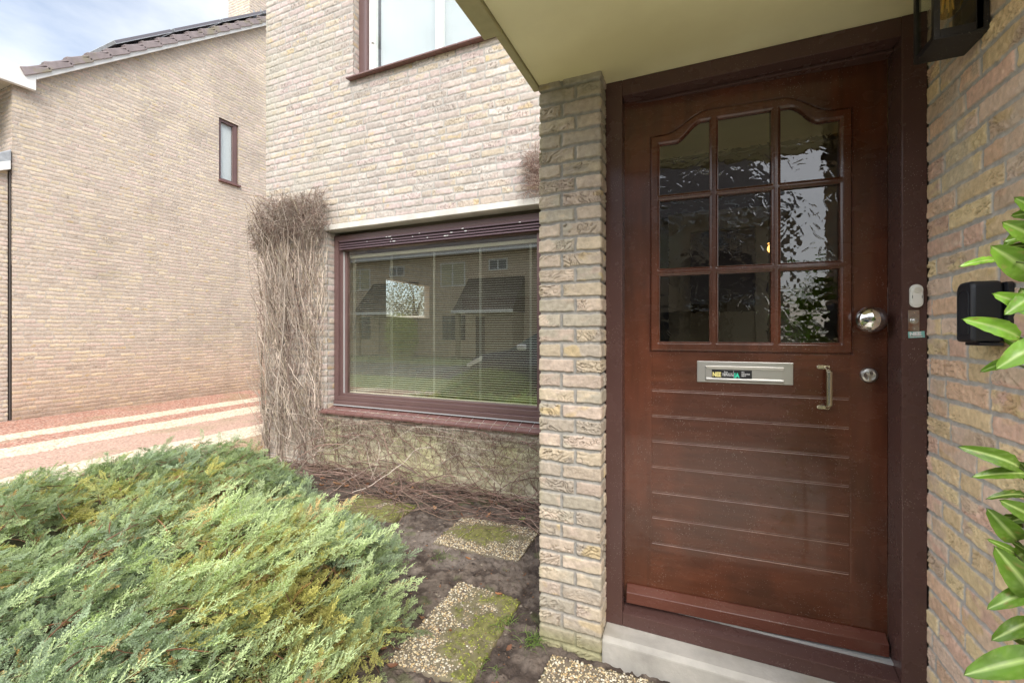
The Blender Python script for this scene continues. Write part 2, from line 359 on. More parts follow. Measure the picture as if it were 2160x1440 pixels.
    for i in range(nu):
        n_ = nrm[seg[i]].copy()
        for c in range(1, len(S) - 1):
            e = (uu[i] - S[c]) / .007
            if abs(e) < 1: n_ = nrm[c - 1] * (1 - e) / 2 + nrm[c] * (1 + e) / 2; px[i] -= .0022 * (1 - abs(e)) * (nrm[c - 1] + nrm[c])[0]; py[i] -= .0022 * (1 - abs(e)) * (nrm[c - 1] + nrm[c])[1]
        n_ /= np.linalg.norm(n_); nx[i], ny[i] = n_
    h = h - recess * relief                      # brick faces lie on the nominal plane
    Vt = np.stack([px[:, None] + nx[:, None] * h, py[:, None] + ny[:, None] * h, VV], -1).reshape(-1, 3)
    I = np.arange(nu * nv).reshape(nu, nv); F_ = np.stack([I[:-1, :-1], I[1:, :-1], I[1:, 1:], I[:-1, 1:]], -1)
    um = (U[:-1] + U[1:]) / 2; vm = (Vv[:-1] + Vv[1:]) / 2; keep = np.ones((nu - 1, nv - 1), bool)
    for hh in holes: keep &= ~(((um > hh[0]) & (um < hh[1]))[:, None] & ((vm > hh[2]) & (vm < hh[3]))[None, :])
    F_ = F_[keep]
    return link(name, npmesh(name, Vt, F_, C.reshape(-1, 3)), mat, parent)

# ================================================================== THE HOUSE
house = empty('brick_house', (0, 0, G), label='pale brick house with brown front door, slatted window and dry creeper on its wall', cat='house')
HP = empty  # noqa
def onhouse(o, p=house):
    """parent while keeping the world position (house empty only carries a z offset)"""
    o.parent = p; o.matrix_parent_inverse = Matrix.Translation((0, 0, -G)) if p is house else Matrix.Identity(4); return o

YW = 3.1
# front wall: path from the side of the left corner, along the facade
def stain_front(U, V, C):
    # moss and lime below the window, weathering on the left, cement haze
    C = C * 1.09
    X = U - 4.157
    g = sst(-.74, -.95, V) * sst(-3.7, -3.2, X) * (.25 + .75 * fbm(X * 5, V * 4, 30, 4))
    C = lerp(C, np.array([.66, .63, .36]), np.clip(g * 1.2, 0, .85))
    w = sst(.45, .70, fbm(X * 2.2, V * 2.2 + 4, 33, 4)) * sst(-2.4, -4.0, X) * sst(.2, 1.0, V)
    C = lerp(C, np.array([.47, .44, .37]), w * .65)
    dk = sst(-4.0, -4.16, X) * .35 * fbm(X * 20, V * 3, 35, 3)
    C = lerp(C, np.array([.33, .33, .22]), dk)
    li = sst(-.70, -1.0, V) * sst(.5, .8, fbm(X * 3, V * 3, 37, 3)) * .5
    return lerp(C, np.array([.74, .68, .55]), li)
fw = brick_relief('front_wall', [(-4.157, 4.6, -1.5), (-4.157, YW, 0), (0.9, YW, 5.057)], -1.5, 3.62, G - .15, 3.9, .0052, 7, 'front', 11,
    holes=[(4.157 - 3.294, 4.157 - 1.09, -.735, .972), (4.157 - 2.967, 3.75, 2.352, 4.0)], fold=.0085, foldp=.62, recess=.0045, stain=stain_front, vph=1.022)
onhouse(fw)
# brick reveals of the two windows
for nmn, x, z0, z1 in (('lower_window_reveal', -3.294, -.735, .972), ('upper_window_reveal', -2.967, 2.352, 3.9)):
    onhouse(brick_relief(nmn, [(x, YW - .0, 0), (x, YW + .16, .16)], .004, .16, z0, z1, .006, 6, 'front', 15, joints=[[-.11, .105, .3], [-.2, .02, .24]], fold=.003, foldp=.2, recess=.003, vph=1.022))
# body behind the relief (keeps light out), with the openings
b = MB()
for (x0, x1, z0, z1) in ((-4.150, -3.312, G - .2, 3.9), (-3.312, -1.09, G - .2, -.745), (-3.312, -1.09, .980, 2.342), (-3.312, -2.985, 2.342, 3.9), (-1.09, -.54, G - .2, 2.352), (-.54, .9, 1.17, 2.352), (-.80, .9, 2.352, 3.9)):
    b.box(x0, x1, YW + .009, YW + .10, z0, z1)
onhouse(b.build('cavity_wall', M_PLASTER))
b = MB()
b.box(-4.150, -4.05, YW + .1, 4.86, G - .2, 3.9); b.box(-4.150, -4.05, 5.92, 10, G - .2, 3.9); b.box(-4.150, -4.05, 4.86, 5.92, G - .2, .22); b.box(-4.150, -4.05, 4.86, 5.92, .75, 3.9)
b.box(-4.15, 3, 9.9, 10, G - .2, 3.9); b.box(-4.15, 3, YW + .02, 10, 3.9, 4.1); b.box(2.9, 3, 1.9, 9.9, G - .2, 3.9)
onhouse(b.build('side_wall', M_BRK_SIDE))
# rooms
b = MB()
b.box(-4.05, 2.9, YW + .10, 9.9, G - .1, G + .08)                       # floor
b.box(-4.05, 2.9, YW + .10, 9.9, 1.06, 1.16)                        # storey ceiling
b.box(-.55, -.45, 2.0, 9.9, G + .08, 1.06)                      # wall between hall and room
b.box(-4.05, -.55, 6.6, 6.7, G + .08, 1.06)
b.box(-.45, 2.9, 4.4, 4.5, G + .08, 1.06); b.box(1.25, 1.35, 1.95, 4.4, G + .08, 1.06)
b.box(-.45, 2.9, 1.98, YW + .1, 1.07, 1.16); b.box(-.45, 2.9, 1.98, YW + .1, G - .05, G + .085)
onhouse(b.build('interior_walls', M_PLASTER))
b = MB(); b.box(-3.6, -1.3, 6.2, 6.55, G + .1, .55); b.box(-3.5, -3.1, 4.8, 5.3, G + .1, -.5); b.box(-2.6, -1.5, 5, 5.9, G + .1, -.6)
onhouse(b.build('dim_furniture', pbr('dim_wood', (.09, .05, .03), rough=.5)))
b = MB(); b.box(-.26, -.10, 4.30, 4.38, G + .1, .95); b.box(-.10, .36, 4.301, 4.379, .80, .95); b.box(.36, .44, 4.30, 4.38, G + .1, .95); b.box(-.10, .36, 4.34, 4.37, G + .1, .16)
onhouse(b.build('pale_hall_panels', pbr('hall_cream', (.62, .56, .42), rough=.5)))  # cream panels added in the hall to give the door glass pale tones

# pier
def stain_pier(U, V, C):
    g = sst(G + .50, G, V) * (.3 + .7 * fbm(U * 14, V * 10, 41, 3))
    C = lerp(C, np.array([.40, .35, .29]), g * .6)
    g3 = sst(G + .12, G + .02, V) * .7; C = lerp(C, np.array([.27, .26, .12]), g3)
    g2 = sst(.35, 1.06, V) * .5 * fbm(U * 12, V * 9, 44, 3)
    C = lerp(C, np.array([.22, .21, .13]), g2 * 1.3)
    e = sst(.03, .0, U) * .35 * fbm(U * 30, V * 12, 46, 3); return lerp(C, np.array([.36, .33, .16]), e)
J = [[-.42, -.21, .101, .33, .6], [-.32, -.105, .160, .395, .6]]
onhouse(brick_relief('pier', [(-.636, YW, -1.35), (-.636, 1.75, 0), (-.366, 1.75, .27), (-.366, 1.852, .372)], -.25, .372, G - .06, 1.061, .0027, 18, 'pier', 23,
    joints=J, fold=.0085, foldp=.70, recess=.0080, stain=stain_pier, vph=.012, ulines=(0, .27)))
b = MB(); b.box(-.625, -.375, 1.765, 1.99, G - .1, 1.055); b.box(-.625, -.53, 1.99, YW, G - .1, 1.055); onhouse(b.build('pier_core', M_PLASTER))
# porch wall on the right: facade normal towards -X
def stain_porch(U, V, C):
    g = sst(G + .6, G, V) * (.2 + .6 * fbm(U * 9, V * 9, 51, 3)); C = lerp(C, np.array([.56, .42, .30]), g * .4)
    e = sst(.62, .72, fbm(U * 6 + 3, V * 2.3, 53, 4)) * .35; return lerp(C, np.array([.60, .54, .47]), e)
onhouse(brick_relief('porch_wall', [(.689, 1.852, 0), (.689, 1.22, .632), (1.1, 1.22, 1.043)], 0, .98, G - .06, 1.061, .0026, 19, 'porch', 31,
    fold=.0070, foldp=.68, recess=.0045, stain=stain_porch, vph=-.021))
b = MB(); b.box(.70, 1.1, 1.232, 1.95, G - .1, 1.055); onhouse(b.build('porch_core', M_PLASTER))

# canopy over the door
b = MB(); b.box(-.636, 1.2, .93, YW, 1.061, 1.30); cano = onhouse(b.build('canopy', M_CEIL, bevel=.003))
b = MB()
b.box(-.668, -.6385, 1.387, 1.778, 1.052, 1.32); b.box(-.712, -.6385, .90, 1.3845, 1.048, 1.32); b.box(-.712, 1.2, .898, .927, 1.048, 1.32)
tr = b.build('canopy_trim', M_TRIM, bevel=.004); tr.parent = cano

# door frame
DF = MB()
X0, X1, X2, X3 = -.369, -.2985, .623, .689; YF = 1.85
fr = MB()
fr.box(X0, X1, YF, YF + .118, -1.237, 1.0605); fr.box(X2, X3 + .0005, YF, YF + .118, -1.237, 1.0605)
fr.box(X1, X2, YF + .0005, YF + .118, .994, 1.06)
fr.box(X1 - .006, X1 + .012, YF + .068, YF + .117, -1.237, .994)       # rebates
fr.box(X2 + .024, X2 + .06, YF + .118, YF + .14, -1.237, .994)
fr.box(X1, X2, YF + .068, YF + .117, .982, .994)
dfo = onhouse(fr.build('door_frame', M_FRAME, bevel=.003))
s = MB()
s.prism([(YF + .0008, -1.2372), (YF + .117, -1.2372), (YF + .117, -1.168), (YF + .066, -1.168), (YF + .0008, -1.182)], X1, X2, 'x')
o = s.build('door_sill', M_FRAME, bevel=.003); o.parent = dfo
s = MB(); s.box(X1 + .01, X2, YF + .067, YF + .30, -1.1678, -1.159); o = s.build('threshold_strip', pbr('pale_threshold', (.50, .50, .49), rough=.4, metal=.3)); o.parent = dfo
s = MB(); s.box(X2 - .002, X2 + .002, YF + .1185, YF + .15, .0, .16); o = s.build('strike_plate', M_STEEL); o.parent = dfo
# small writing-free fittings are children of the door below
# concrete threshold
s = MB(); s.prism([(1.752, -1.42), (2.0, -1.42), (2.0, -1.2375), (1.849, -1.2375), (1.775, -1.2415), (1.757, -1.256)], -.366, .6885, 'x')
onhouse(s.build('concrete_threshold', M_CONC, bevel=.006))

# ------------------------------------------------------------------ door leaf
TH = radians(3.3)
LW = .9245; ZB, ZT = -1.155, 1.004
PX = [(.146, .337), (.370, .556), (.589, .779)]
PZ = [(-.040, .235), (.267, .552), (.577, None)]
def smooth(a, b, x): t = np.clip((x - a) / (b - a), 0, 1); return t * t * (3 - 2 * t)
def inner_top(u): return .862 - .072 * smooth(.155, .255, abs(u - .463)) - .0 * u
def outer_top(u): return .905 - .077 * smooth(.13, .30, abs(u - .463))
zs = np.arange(ZB, ZT, .0028); us = np.arange(0, LW + .001, .0028)
gr = [-.248 - .1078 * i for i in range(7)]
for g in gr:
    for k, dz in enumerate((-.0024, -.0009, .0009, .0024)):
        i = np.argmin(abs(zs - (g + dz))); zs = np.append(zs, g + dz)
for a, c in PZ:
    for e in (a, c):
        if e is not None: zs = np.append(zs, [e - .0003, e + .0003])
for a, c in PX:
    for e in (a, c): us = np.append(us, [e - .0003, e + .0003])
for e in (.108, .818): us = np.append(us, [e - .0004, e + .0004])
zs = np.append(zs, [-.0814, -.0806]); zs = np.unique(np.round(zs, 5)); us = np.unique(np.round(us, 5))
UU, ZZ = np.meshgrid(us, zs, indexing='ij')
H = np.zeros_like(UU); Cc = np.ones(UU.shape + (3,)) * np.array([.072, .0255, .0140])
ins = np.minimum(np.minimum(UU - .108, .818 - UU), np.minimum(ZZ + .081, outer_top(UU) - ZZ))   # distance inside the raised frame
H = np.where(ins > 0, .004 + .0055 * sst(0, .006, ins), H)
H -= .004 * np.exp(-((ins + .0015) / .0016) ** 2)
pd = np.full(UU.shape, -9.)
for a, c in PX:
    for z0, z1 in PZ:
        zt = inner_top(UU) if z1 is None else z1
        pd = np.maximum(pd, np.minimum(np.minimum(UU - a, c - UU), np.minimum(ZZ - z0, zt - ZZ)))
H = H + .006 * sst(-.004, -.010, pd) * (ins > .01) * 0
# moulding: bars rise to a narrow flat crest with a chamfer toward the glass
H = np.where(pd > -.010, np.minimum(H, .0095 - .0055 * sst(-.009, -.002, pd)), H)
H = np.where(pd > 0, -.012, H)
for g in gr:
    inn = (UU > .116) & (UU < .808)
    w = np.exp(-((ZZ - g) / .0016) ** 2) * inn
    H -= .003 * w
    wv = np.exp(-((ZZ - g + .0002) / .0026) ** 2) * inn * (.55 + .45 * vn(UU * 40, ZZ * 9 + g * 50, 3))
    Cc = lerp(Cc, np.array([.70, .58, .54]), np.clip(wv, 0, .9))
# vertical board edges of the lower panel
for e in (.113, .811):
    wv = np.exp(-((UU - e) / .0014) ** 2) * (ZZ < -.085); H -= .0008 * wv
gn = fbm(UU * 7, ZZ * 55, 9, 4) * (ZZ < -.09) * (UU > .11) * (UU < .81) + fbm(UU * 60, ZZ * 6, 12, 4) * ~((ZZ < -.09) & (UU > .11) & (UU < .81))
Cc = Cc * (.72 + .56 * gn[..., None])
bl = sst(.5, .7, fbm(UU * 3, ZZ * 2.2, 14, 4)); Cc = lerp(Cc, Cc * np.array([1.45, 1.25, 1.1]), bl)
V0_ = np.stack([UU, -H, ZZ], -1).reshape(-1, 3); nu, nv = UU.shape
I = np.arange(nu * nv).reshape(nu, nv); F_ = np.stack([I[:-1, :-1], I[1:, :-1], I[1:, 1:], I[:-1, 1:]], -1)
# open the panes
ok = ~((pd[:-1, :-1] > .0002) & (pd[1:, :-1] > .0002) & (pd[1:, 1:] > .0002) & (pd[:-1, 1:] > .0002))
door = bpy.data.objects.new('door', npmesh('door', V0_, F_[ok], Cc.reshape(-1, 3), smooth=True)); COL.objects.link(door)
door.data.materials.append(M_DOOR); door.data.set_sharp_from_angle(angle=radians(35))
door.parent = house; door.matrix_parent_inverse = Matrix.Translation((0, 0, -G)); door.location = (-.300, 1.915, 0); door.rotation_euler = (0, 0, TH)
def ondoor(o): o.parent = door; return o
def colmesh(o, c):
    me = o.data; ca = me.color_attributes.new('col', 'FLOAT_COLOR', 'POINT'); a = np.ones((len(me.vertices), 4), np.float32); a[:, :3] = c; ca.data.foreach_set('color', a.ravel()); return o
# leaf body behind the face (edges, back, around the glazing)
s = MB(); s.box(0, LW, .0005, .040, ZB, -.055); s.box(0, .125, .0005, .040, -.055, ZT); s.box(.80, LW, .0005, .040, -.055, ZT); s.box(.125, .80, .0005, .040, .885, ZT)
ondoor(colmesh(s.build('leaf_core', M_DOOR), (.075, .022, .013)))
s = MB()
for x in (.3535, .5725): s.box(x - .0155, x + .0155, .013, .036, -.05, .89)
for z in (.251, .5645): s.box(.13, .79, .0135, .0355, z - .0115, z + .0115)
ondoor(colmesh(s.build('inner_glazing_bars', M_DOOR), (.085, .025, .014)))
# weatherboard
s = MB(); s.prism([(-.037, -1.152), (-.004, -1.152), (-.004, -1.084), (-.009, -1.086), (-.037, -1.108)], .012, .916, 'x')
ondoor(colmesh(s.build('weatherboard', M_DOOR, bevel=.002), (.115, .038, .026)))
# figured glass panes
rs = np.random.RandomState(5)
k = 0
for (a, c) in PX:
    for z0, z1 in PZ:
        zt = .870 if z1 is None else z1
        u_ = np.arange(a - .004, c + .004, .0019); z_ = np.arange(z0 - .004, zt + .004, .0019)
        A, Bz = np.meshgrid(u_, z_, indexing='ij'); hh = (fbm(A * 8, Bz * 8, 20 + k, 2) - .5) * .0014 + (fbm(A * 45, Bz * 60, 25 + k, 2) - .5) * .00035
        for _ in range(44):
            cx, cz = rs.uniform(a, c), rs.uniform(z0, zt); an = rs.choice([rs.normal(.3, .35), rs.normal(-.9, .3), rs.uniform(0, 3.14)]); ln = rs.uniform(.008, .030); cur = rs.uniform(-8, 8)
            lx = (A - cx) * cos(an) + (Bz - cz) * sin(an); ly = -(A - cx) * sin(an) + (Bz - cz) * cos(an) - cur * lx * lx
            e = np.clip(1 - (lx / ln) ** 2, 0, 1)
            hh += rs.uniform(.00010, .00038) * np.exp(-(ly / .0014) ** 2) * e
        Vg = np.stack([A, .010 - hh, Bz], -1).reshape(-1, 3); n1, n2 = A.shape; I = np.arange(n1 * n2).reshape(n1, n2)
        Fg = np.stack([I[:-1, :-1], I[1:, :-1], I[1:, 1:], I[:-1, 1:]], -1).reshape(-1, 4)
        ondoor(link('glass_pane', npmesh('glass_pane', Vg, Fg), M_DGLASS)); k += 1
# letter plate
s = MB(); s.box(.291, .631, -.003, .001, -.204, -.119); s.box(.322, .600, -.0065, -.003, -.199, -.137)
s.prism([(-.006, -.1375), (-.012, -.146), (-.012, -.150), (-.006, -.1475)], .324, .598, 'x'); s.prism([(-.006, -.184), (-.013, -.186), (-.014, -.193), (-.006, -.198)], .324, .598, 'x')
ondoor(s.build('letter_plate', M_STEEL, bevel=.0012))
def text_mesh(body, size, mat, name, loc, rot, bold=0, squash=1, ext=.0003):
    cu = bpy.data.curves.new(name, 'FONT'); cu.body = body; cu.size = size; cu.extrude = ext; cu.offset = bold; cu.align_x = 'LEFT'
    t = bpy.data.objects.new(name + '_tmp', cu); COL.objects.link(t)
    dg = bpy.context.evaluated_depsgraph_get(); me = bpy.data.meshes.new_from_object(t.evaluated_get(dg)); bpy.data.objects.remove(t)
    me.transform(Matrix.Diagonal((squash, 1, 1, 1))); me.name = name
    me.transform(Matrix.LocRotScale(Vector(loc), rot, None))
    o = link(name, me, mat); return o
ROT = Matrix.Rotation(radians(90), 3, 'X').to_quaternion()
M_STB = pbr('sticker_black', (.015, .015, .017), rough=.35); M_STY = pbr('sticker_yellow', (.75, .66, .25), rough=.4); M_STG = pbr('sticker_green', (.05, .65, .42), rough=.4); M_STW = pbr('sticker_white', (.78, .78, .78), rough=.4); M_STT = pbr('sticker_teal', (.22, .50, .46), rough=.45, var=.1, vscale=60); M_STR = pbr('sticker_red', (.45, .06, .05), rough=.4)
s = MB(); s.box(.346, .490, -.0072, -.0066, -.186, -.152); ondoor(s.build('sticker', M_STB))
ondoor(text_mesh('NEE', .0245, M_STY, 'sticker_word_nee', (.3485, -.0074, -.1795), ROT, bold=.0012, squash=.72))
ondoor(text_mesh('JA', .0245, M_STG, 'sticker_word_ja', (.4275, -.0074, -.1815), ROT, bold=.0012, squash=.78))
for i, tx in enumerate(('Geen', 'ongeadresseerd', 'reclamedrukwerk')): ondoor(text_mesh(tx, .0072, M_STW, 'sticker_small_text', (.391 if i == 0 else .3845, -.0074, -.1625 - i * .0068), ROT, bold=.0002, squash=.78))
for i, tx in enumerate(('Wel', 'huis-aan-huis', 'bladen')): ondoor(text_mesh(tx, .0072, M_STW, 'sticker_small_text', (.4535, -.0074, -.1625 - i * .0068), ROT, bold=.0002, squash=.78))
s = MB(); s.box(.4245, .4252, -.0076, -.0072, -.183, -.155); s.box(.372, .45, -.0076, -.0072, -.1855, -.1848); ondoor(s.build('sticker_rule', M_STW))
# pull handle
s = MB()
for z in (-.132, -.283):
    pr = [(.714 + .007 * cos(t), z + .007 * sin(t)) for t in np.linspace(pi / 2, 3 * pi / 2, 8)] + [(.743 + .007 * cos(t), z + .007 * sin(t)) for t in np.linspace(-pi / 2, pi / 2, 8)]
    s.prism([(p[0], p[1]) for p in pr], -.004, 0, 'y')
s.tube([(.735, -.002, -.133), (.737, -.018, -.137), (.739, -.028, -.145)], [.006, .0065, .008], 10); s.tube([(.735, -.002, -.282), (.737, -.018, -.279), (.739, -.028, -.272)], [.006, .0065, .008], 10)
s.tube([(.7395, -.029, -.143), (.7395, -.029, -.146), (.7395, -.029, -.272), (.7395, -.029, -.275)], [.0075, .0105, .0105, .0075], 8)
for x, z in ((.711, -.131), (.747, -.131), (.711, -.284), (.747, -.284)): s.tube([(x, -.004, z), (x, -.006, z)], [.003, .002], 8)
ondoor(s.build('pull_handle', M_BRASS, smooth=40, bevel=.0006))
# knob and cylinder rose
rx = Matrix.Translation((.860, 0, .044)) @ Matrix.Rotation(radians(90), 4, 'X')
s = MB(); s.lathe([(.031, 0), (.031, .004), (.026, .006), (.018, .010), (.018, .016), (.034, .022), (.042, .029), (.0475, .040), (.0480, .048), (.0450, .060), (.037, .071), (.024, .079), (.010, .083), (.0, .084)], 40, rx)
ondoor(s.build('door_knob', M_CHROME, smooth=30))
rx = Matrix.Translation((.868, 0, -.1575)) @ Matrix.Rotation(radians(90), 4, 'X')
s = MB(); s.lathe([(.0275, 0), (.0275, .004), (.024, .010), (.018, .012), (.017, .0115), (0, .0115)], 36, rx)
s.lathe([(.0085, .0115), (.0085, .0150), (.0075, .0155), (.0, .0155)], 20, Matrix.Translation((.868, 0, -.149)) @ Matrix.Rotation(radians(90), 4, 'X')); s.box(.8645, .8715, -.0145, -.0115, -.177, -.153)
ondoor(s.build('cylinder_rose', M_STEEL, smooth=35))
s = MB(); s.box(.8672, .8688, -.0158, -.0150, -.1535, -.1445); ondoor(s.build('keyhole', M_DARK))

# ------------------------------------------------------------------ ground floor window
win = empty('window', (0, 0, 0)); onhouse(win)
def onwin(o): o.parent = win; return o
YF2 = 3.185
f = MB(); xa, xb = -3.292, -1.092
f.box(xa, xa + .052, YF2, YF2 + .11, -.664, .938); f.box(xb - .052, xb, YF2, YF2 + .11, -.664, .938)
f.box(xa + .052, xb - .052, YF2 + .0007, YF2 + .11, .884, .937); f.box(xa + .052, xb - .052, YF2 + .0007, YF2 + .11, -.664, -.622)
f.box(xa + .052, xa + .09, YF2 + .025, YF2 + .10, -.622, .884); f.box(xb - .09, xb - .052, YF2 + .025, YF2 + .10, -.622, .884)
f.box(xa + .09, xb - .09, YF2 + .0255, YF2 + .10, -.622, -.597); f.box(xa + .09, xb - .09, YF2 + .0255, YF2 + .10, .79, .884)
f.box(xa + .094, xa + .118, YF2 + .045, YF2 + .09, -.597, .79)
f.box(xa + .02, xb, YF2 - .03, YF2 + .05, -.700, -.665)
onwin(f.build('window_frame', M_WFRAME, bevel=.003))
s = MB(); s.box(xa + .118, xb - .09, YF2 + .060, YF2 + .066, -.597, .79); onwin(s.build('glass_pane', M_GLASS))
s = MB(); s.box(xa + .0905, xa + .0935, YF2 + .030, YF2 + .05, -.597, .79); s.box(xa + .02, xb, YF2 - .034, YF2 + .02, -.708, -.7005); onwin(s.build('grey_seal', pbr('grey_seal', (.5, .5, .5), rough=.6)))
s = MB()
for i in range(4):
    z = .800 + i * .023 + (.004 if i == 3 else 0); t = .013 if i else .016
    s.prism([(YF2 - .010, z - .003), (YF2 - .010, z + .009), (YF2 + .022, z + .017 + (.012 if i == 3 else 0)), (YF2 + .022, z + .005)], xa + .075, xb - .055, 'x')
onwin(s.build('vent_louvre', pbr('purple_brown_metal', (.135, .085, .10), rough=.35, spec=.6), bevel=.001))
s = MB(); rs = np.random.RandomState(4)
for _ in range(16):
    x = rs.choice([-2.35, -2.2, -2.6, -1.35, -1.25, -1.8, -2.9, -2.0]) + rs.randn() * .04; i = rs.randint(1, 4); z = .803 + i * .023
    s.box(x, x + rs.uniform(.006, .03), YF2 - .0118, YF2 - .0102, z - .001, z + .005)
    onwin(s.build('bird_dropping', M_WHITE)); s = MB()
s = MB(); s.box(-3.318, -1.0, YW - .022, YF2 + .03, .972, 1.0225); onwin(s.build('lintel', M_LINTEL, bevel=.004))
s = MB(); n = 21
for i in range(n):
    x0 = -3.36 + i * .1085; s.prism([(YW - .045, -.776), (YW + .06, -.776), (YF2 + .02, -.735), (YF2 + .02, -.706), (YW - .045, -.757)], x0 + .002, x0 + .1065, 'x')
onwin(s.build('sill_tiles', M_SILLT, bevel=.0025))
s = MB(); s.prism([(YW - .038, -.774), (YF2 + .02, -.730), (YF2 + .02, -.7085), (YW - .038, -.7585)], -3.359, -1.09, 'x'); onwin(s.build('sill_joints', pbr('pale_joint', (.55, .50, .47), rough=.8)))
# venetian blind hangs inside
bl_ = empty('venetian_blind', (-2.2, 3.29, .74), label='cream venetian blind hanging behind the wide ground floor window', cat='blind')
s = MB(); ns = 66
for i in range(ns):
    z = -.02 - i * .0198
    s.add([(xx, yy, z + zz) for xx in (-.985, 1.02) for yy, zz in ((-.0085, -.0014), (-.004, .0006), (.004, .0016), (.0085, .0016))], [(0, 1, 5, 4), (1, 2, 6, 5), (2, 3, 7, 6)])
sl = s.build('slats', M_SLAT, bl_)
s = MB(); s.box(-.985, 1.02, -.014, .014, -.012, .016); s.build('head_rail', M_SLAT, bl_, bevel=.002)
s = MB(); s.box(-.985, 1.02, -.01, .01, -.02 - ns * .0198 - .012, -.02 - ns * .0198 - .002); s.build('bottom_rail', M_SLAT, bl_, bevel=.002)
s = MB()
for x in (-3.13, -2.675, -2.199, -1.728, -1.267):
    s = MB()
    for yy in (-.0105, .0105): s.tube([(x + 2.2, yy, -.01), (x + 2.2, yy, -1.33)], .0013, 5)
    s.tube([(x + 2.2 + .012, -.011, -.01), (x + 2.2 + .012, -.011, -1.33)], .0006, 4)
    s.build('ladder_cord', MAT.get('cord_white') or pbr('cord_white', (.8, .8, .74), rough=.8), bl_)

# ------------------------------------------------------------------ upstairs window
uw = empty('upper_window', (0, 0, 0)); onhouse(uw)
def onuw(o): o.parent = uw; return o
f = MB(); f.box(-2.966, -2.86, 3.172, 3.27, 2.36, 3.9); f.box(-.90, -.80, 3.172, 3.27, 2.36, 3.9); f.box(-2.86, -.90, 3.175, 3.27, 2.36, 2.375)
f.box(-2.890, -2.862, 3.160, 3.1715, 2.36, 3.9)
onuw(f.build('window_frame', M_WFRAME, bevel=.004))
f = MB(); f.box(-2.859, -2.80, 3.19, 3.25, 2.3755, 3.9); f.box(-2.12, -2.055, 3.19, 3.25, 2.4105, 3.9); f.box(-2.80, -.90, 3.189, 3.2505, 2.3755, 2.410); f.box(-2.845, -2.80, 3.178, 3.188, 2.38, 3.9)
f.box(-2.815, -2.79, 3.165, 3.19, 2.70, 2.80)
onuw(f.build('white_sash', M_WHITE, bevel=.003))
s = MB(); s.box(-2.80, -2.12, 3.21, 3.216, 2.41, 3.9); s.box(-2.055, -.9, 3.21, 3.216, 2.41, 3.9); onuw(s.build('glass_pane', M_GLASS2))
s = MB(); nfold = 60
pts = [(-2.8 + 1.9 * i / nfold, 3.29 + .0006 * sin(i * 1.7)) for i in range(nfold + 1)] + [(-2.8 + 1.9 * i / nfold, 3.292 + .0006 * sin(i * 1.7)) for i in range(nfold, -1, -1)]
s.prism(pts, 2.36, 3.9, 'z'); onuw(s.build('net_curtain', pbr('net_curtain', (.66, .68, .71), rough=.9)))
s = MB()
for i in range(20):
    x0 = -3.01 + i * .1085; s.prism([(YW - .055, 2.345), (YW + .08, 2.349), (YW + .085, 2.366), (YW - .055, 2.359)], x0 + .0015, x0 + .107, 'x')
onuw(s.build('sill_tiles', M_SILLT, bevel=.003))

# ------------------------------------------------------------------ fittings fixed by the door
# wireless bell
bell = empty('wireless_doorbell', (.6585, YF, .119), label='rounded white plastic bell push on the brown door jamb, upper of the two bells', cat='doorbell')
def stad(w, h, n=12):
    r = w / 2; return [(r * cos(t), h / 2 - r + r * sin(t)) for t in np.linspace(0, pi, n)] + [(r * cos(t), -h / 2 + r + r * sin(t)) for t in np.linspace(pi, 2 * pi, n)]
s = MB(); s.prism(stad(.034, .077), -.012, -.0006, 'y'); s.build('housing', M_WHITEPL, bell, bevel=.0022)
s = MB(); s.prism(stad(.024, .062), -.0142, -.0121, 'y'); s.build('front_cover', M_WHITEPL, bell, bevel=.0008)
s = MB(); s.lathe([(.0095, 0), (.0095, .002), (.0085, .003), (0, .003)], 24, Matrix.Translation((0, -.0143, .019)) @ Matrix.Rotation(radians(90), 4, 'X')); s.build('push_button', pbr('button_cream', (.66, .64, .56), rough=.35), bell, smooth=40)
s = MB(); s.box(-.013, -.0117, -.0146, -.0143, -.008, .002); s.build('side_slot', M_DARK, bell)
s = MB(); s.box(.0117, .013, -.0146, -.0143, -.008, .002); s.build('side_slot', M_DARK, bell)
bell2 = empty('metal_doorbell', (.6535, YF, .0375), label='square edged metal bell push with rust at its top, below the white bell', cat='doorbell')
s = MB(); s.box(-.0145, .0145, -.004, -.0005, -.035, .035); s.build('backplate', pbr('worn_nickel', (.42, .36, .31), rough=.38, metal=.85, var=.2, vscale=40, var2=(.28, .11, .05)), bell2, bevel=.0012)
s = MB(); s.lathe([(.0112, 0), (.0112, .002), (.0095, .0035), (.0075, .003), (.0068, .003), (.0068, .006), (.004, .0078), (0, .0082)], 28, Matrix.Translation((0, -.0041, .0)) @ Matrix.Rotation(radians(90), 4, 'X'))
s.build('push_button', M_STEEL, bell2, smooth=35)
for z in (.026, -.026):
    s = MB(); s.lathe([(.0028, 0), (.0024, .0012), (0, .0016)], 12, Matrix.Translation((0, -.0041, z)) @ Matrix.Rotation(radians(90), 4, 'X'))
    s.build('screw', M_CHROME, bell2, smooth=35)
st = empty('jamb_sticker', (.6605, YF - .0004, -.0085), label='small teal sticker reading NEE stuck on the jamb under the metal bell', cat='sticker')
st.rotation_euler = (0, radians(-3), 0)
s = MB(); s.box(-.0210, .0215, -.0009, -.0002, -.0105, .0105); s.build('sticker_sheet', M_STT, st)
o = text_mesh('NEE', .0155, M_STW, 'word', (-.0175, -.0011, -.0025), ROT, bold=.0009, squash=1.08); o.parent = st
s = MB(); s.box(-.0165, .0175, -.0013, -.0010, -.0050, -.0040); s.build('red_rule', M_STR, st)
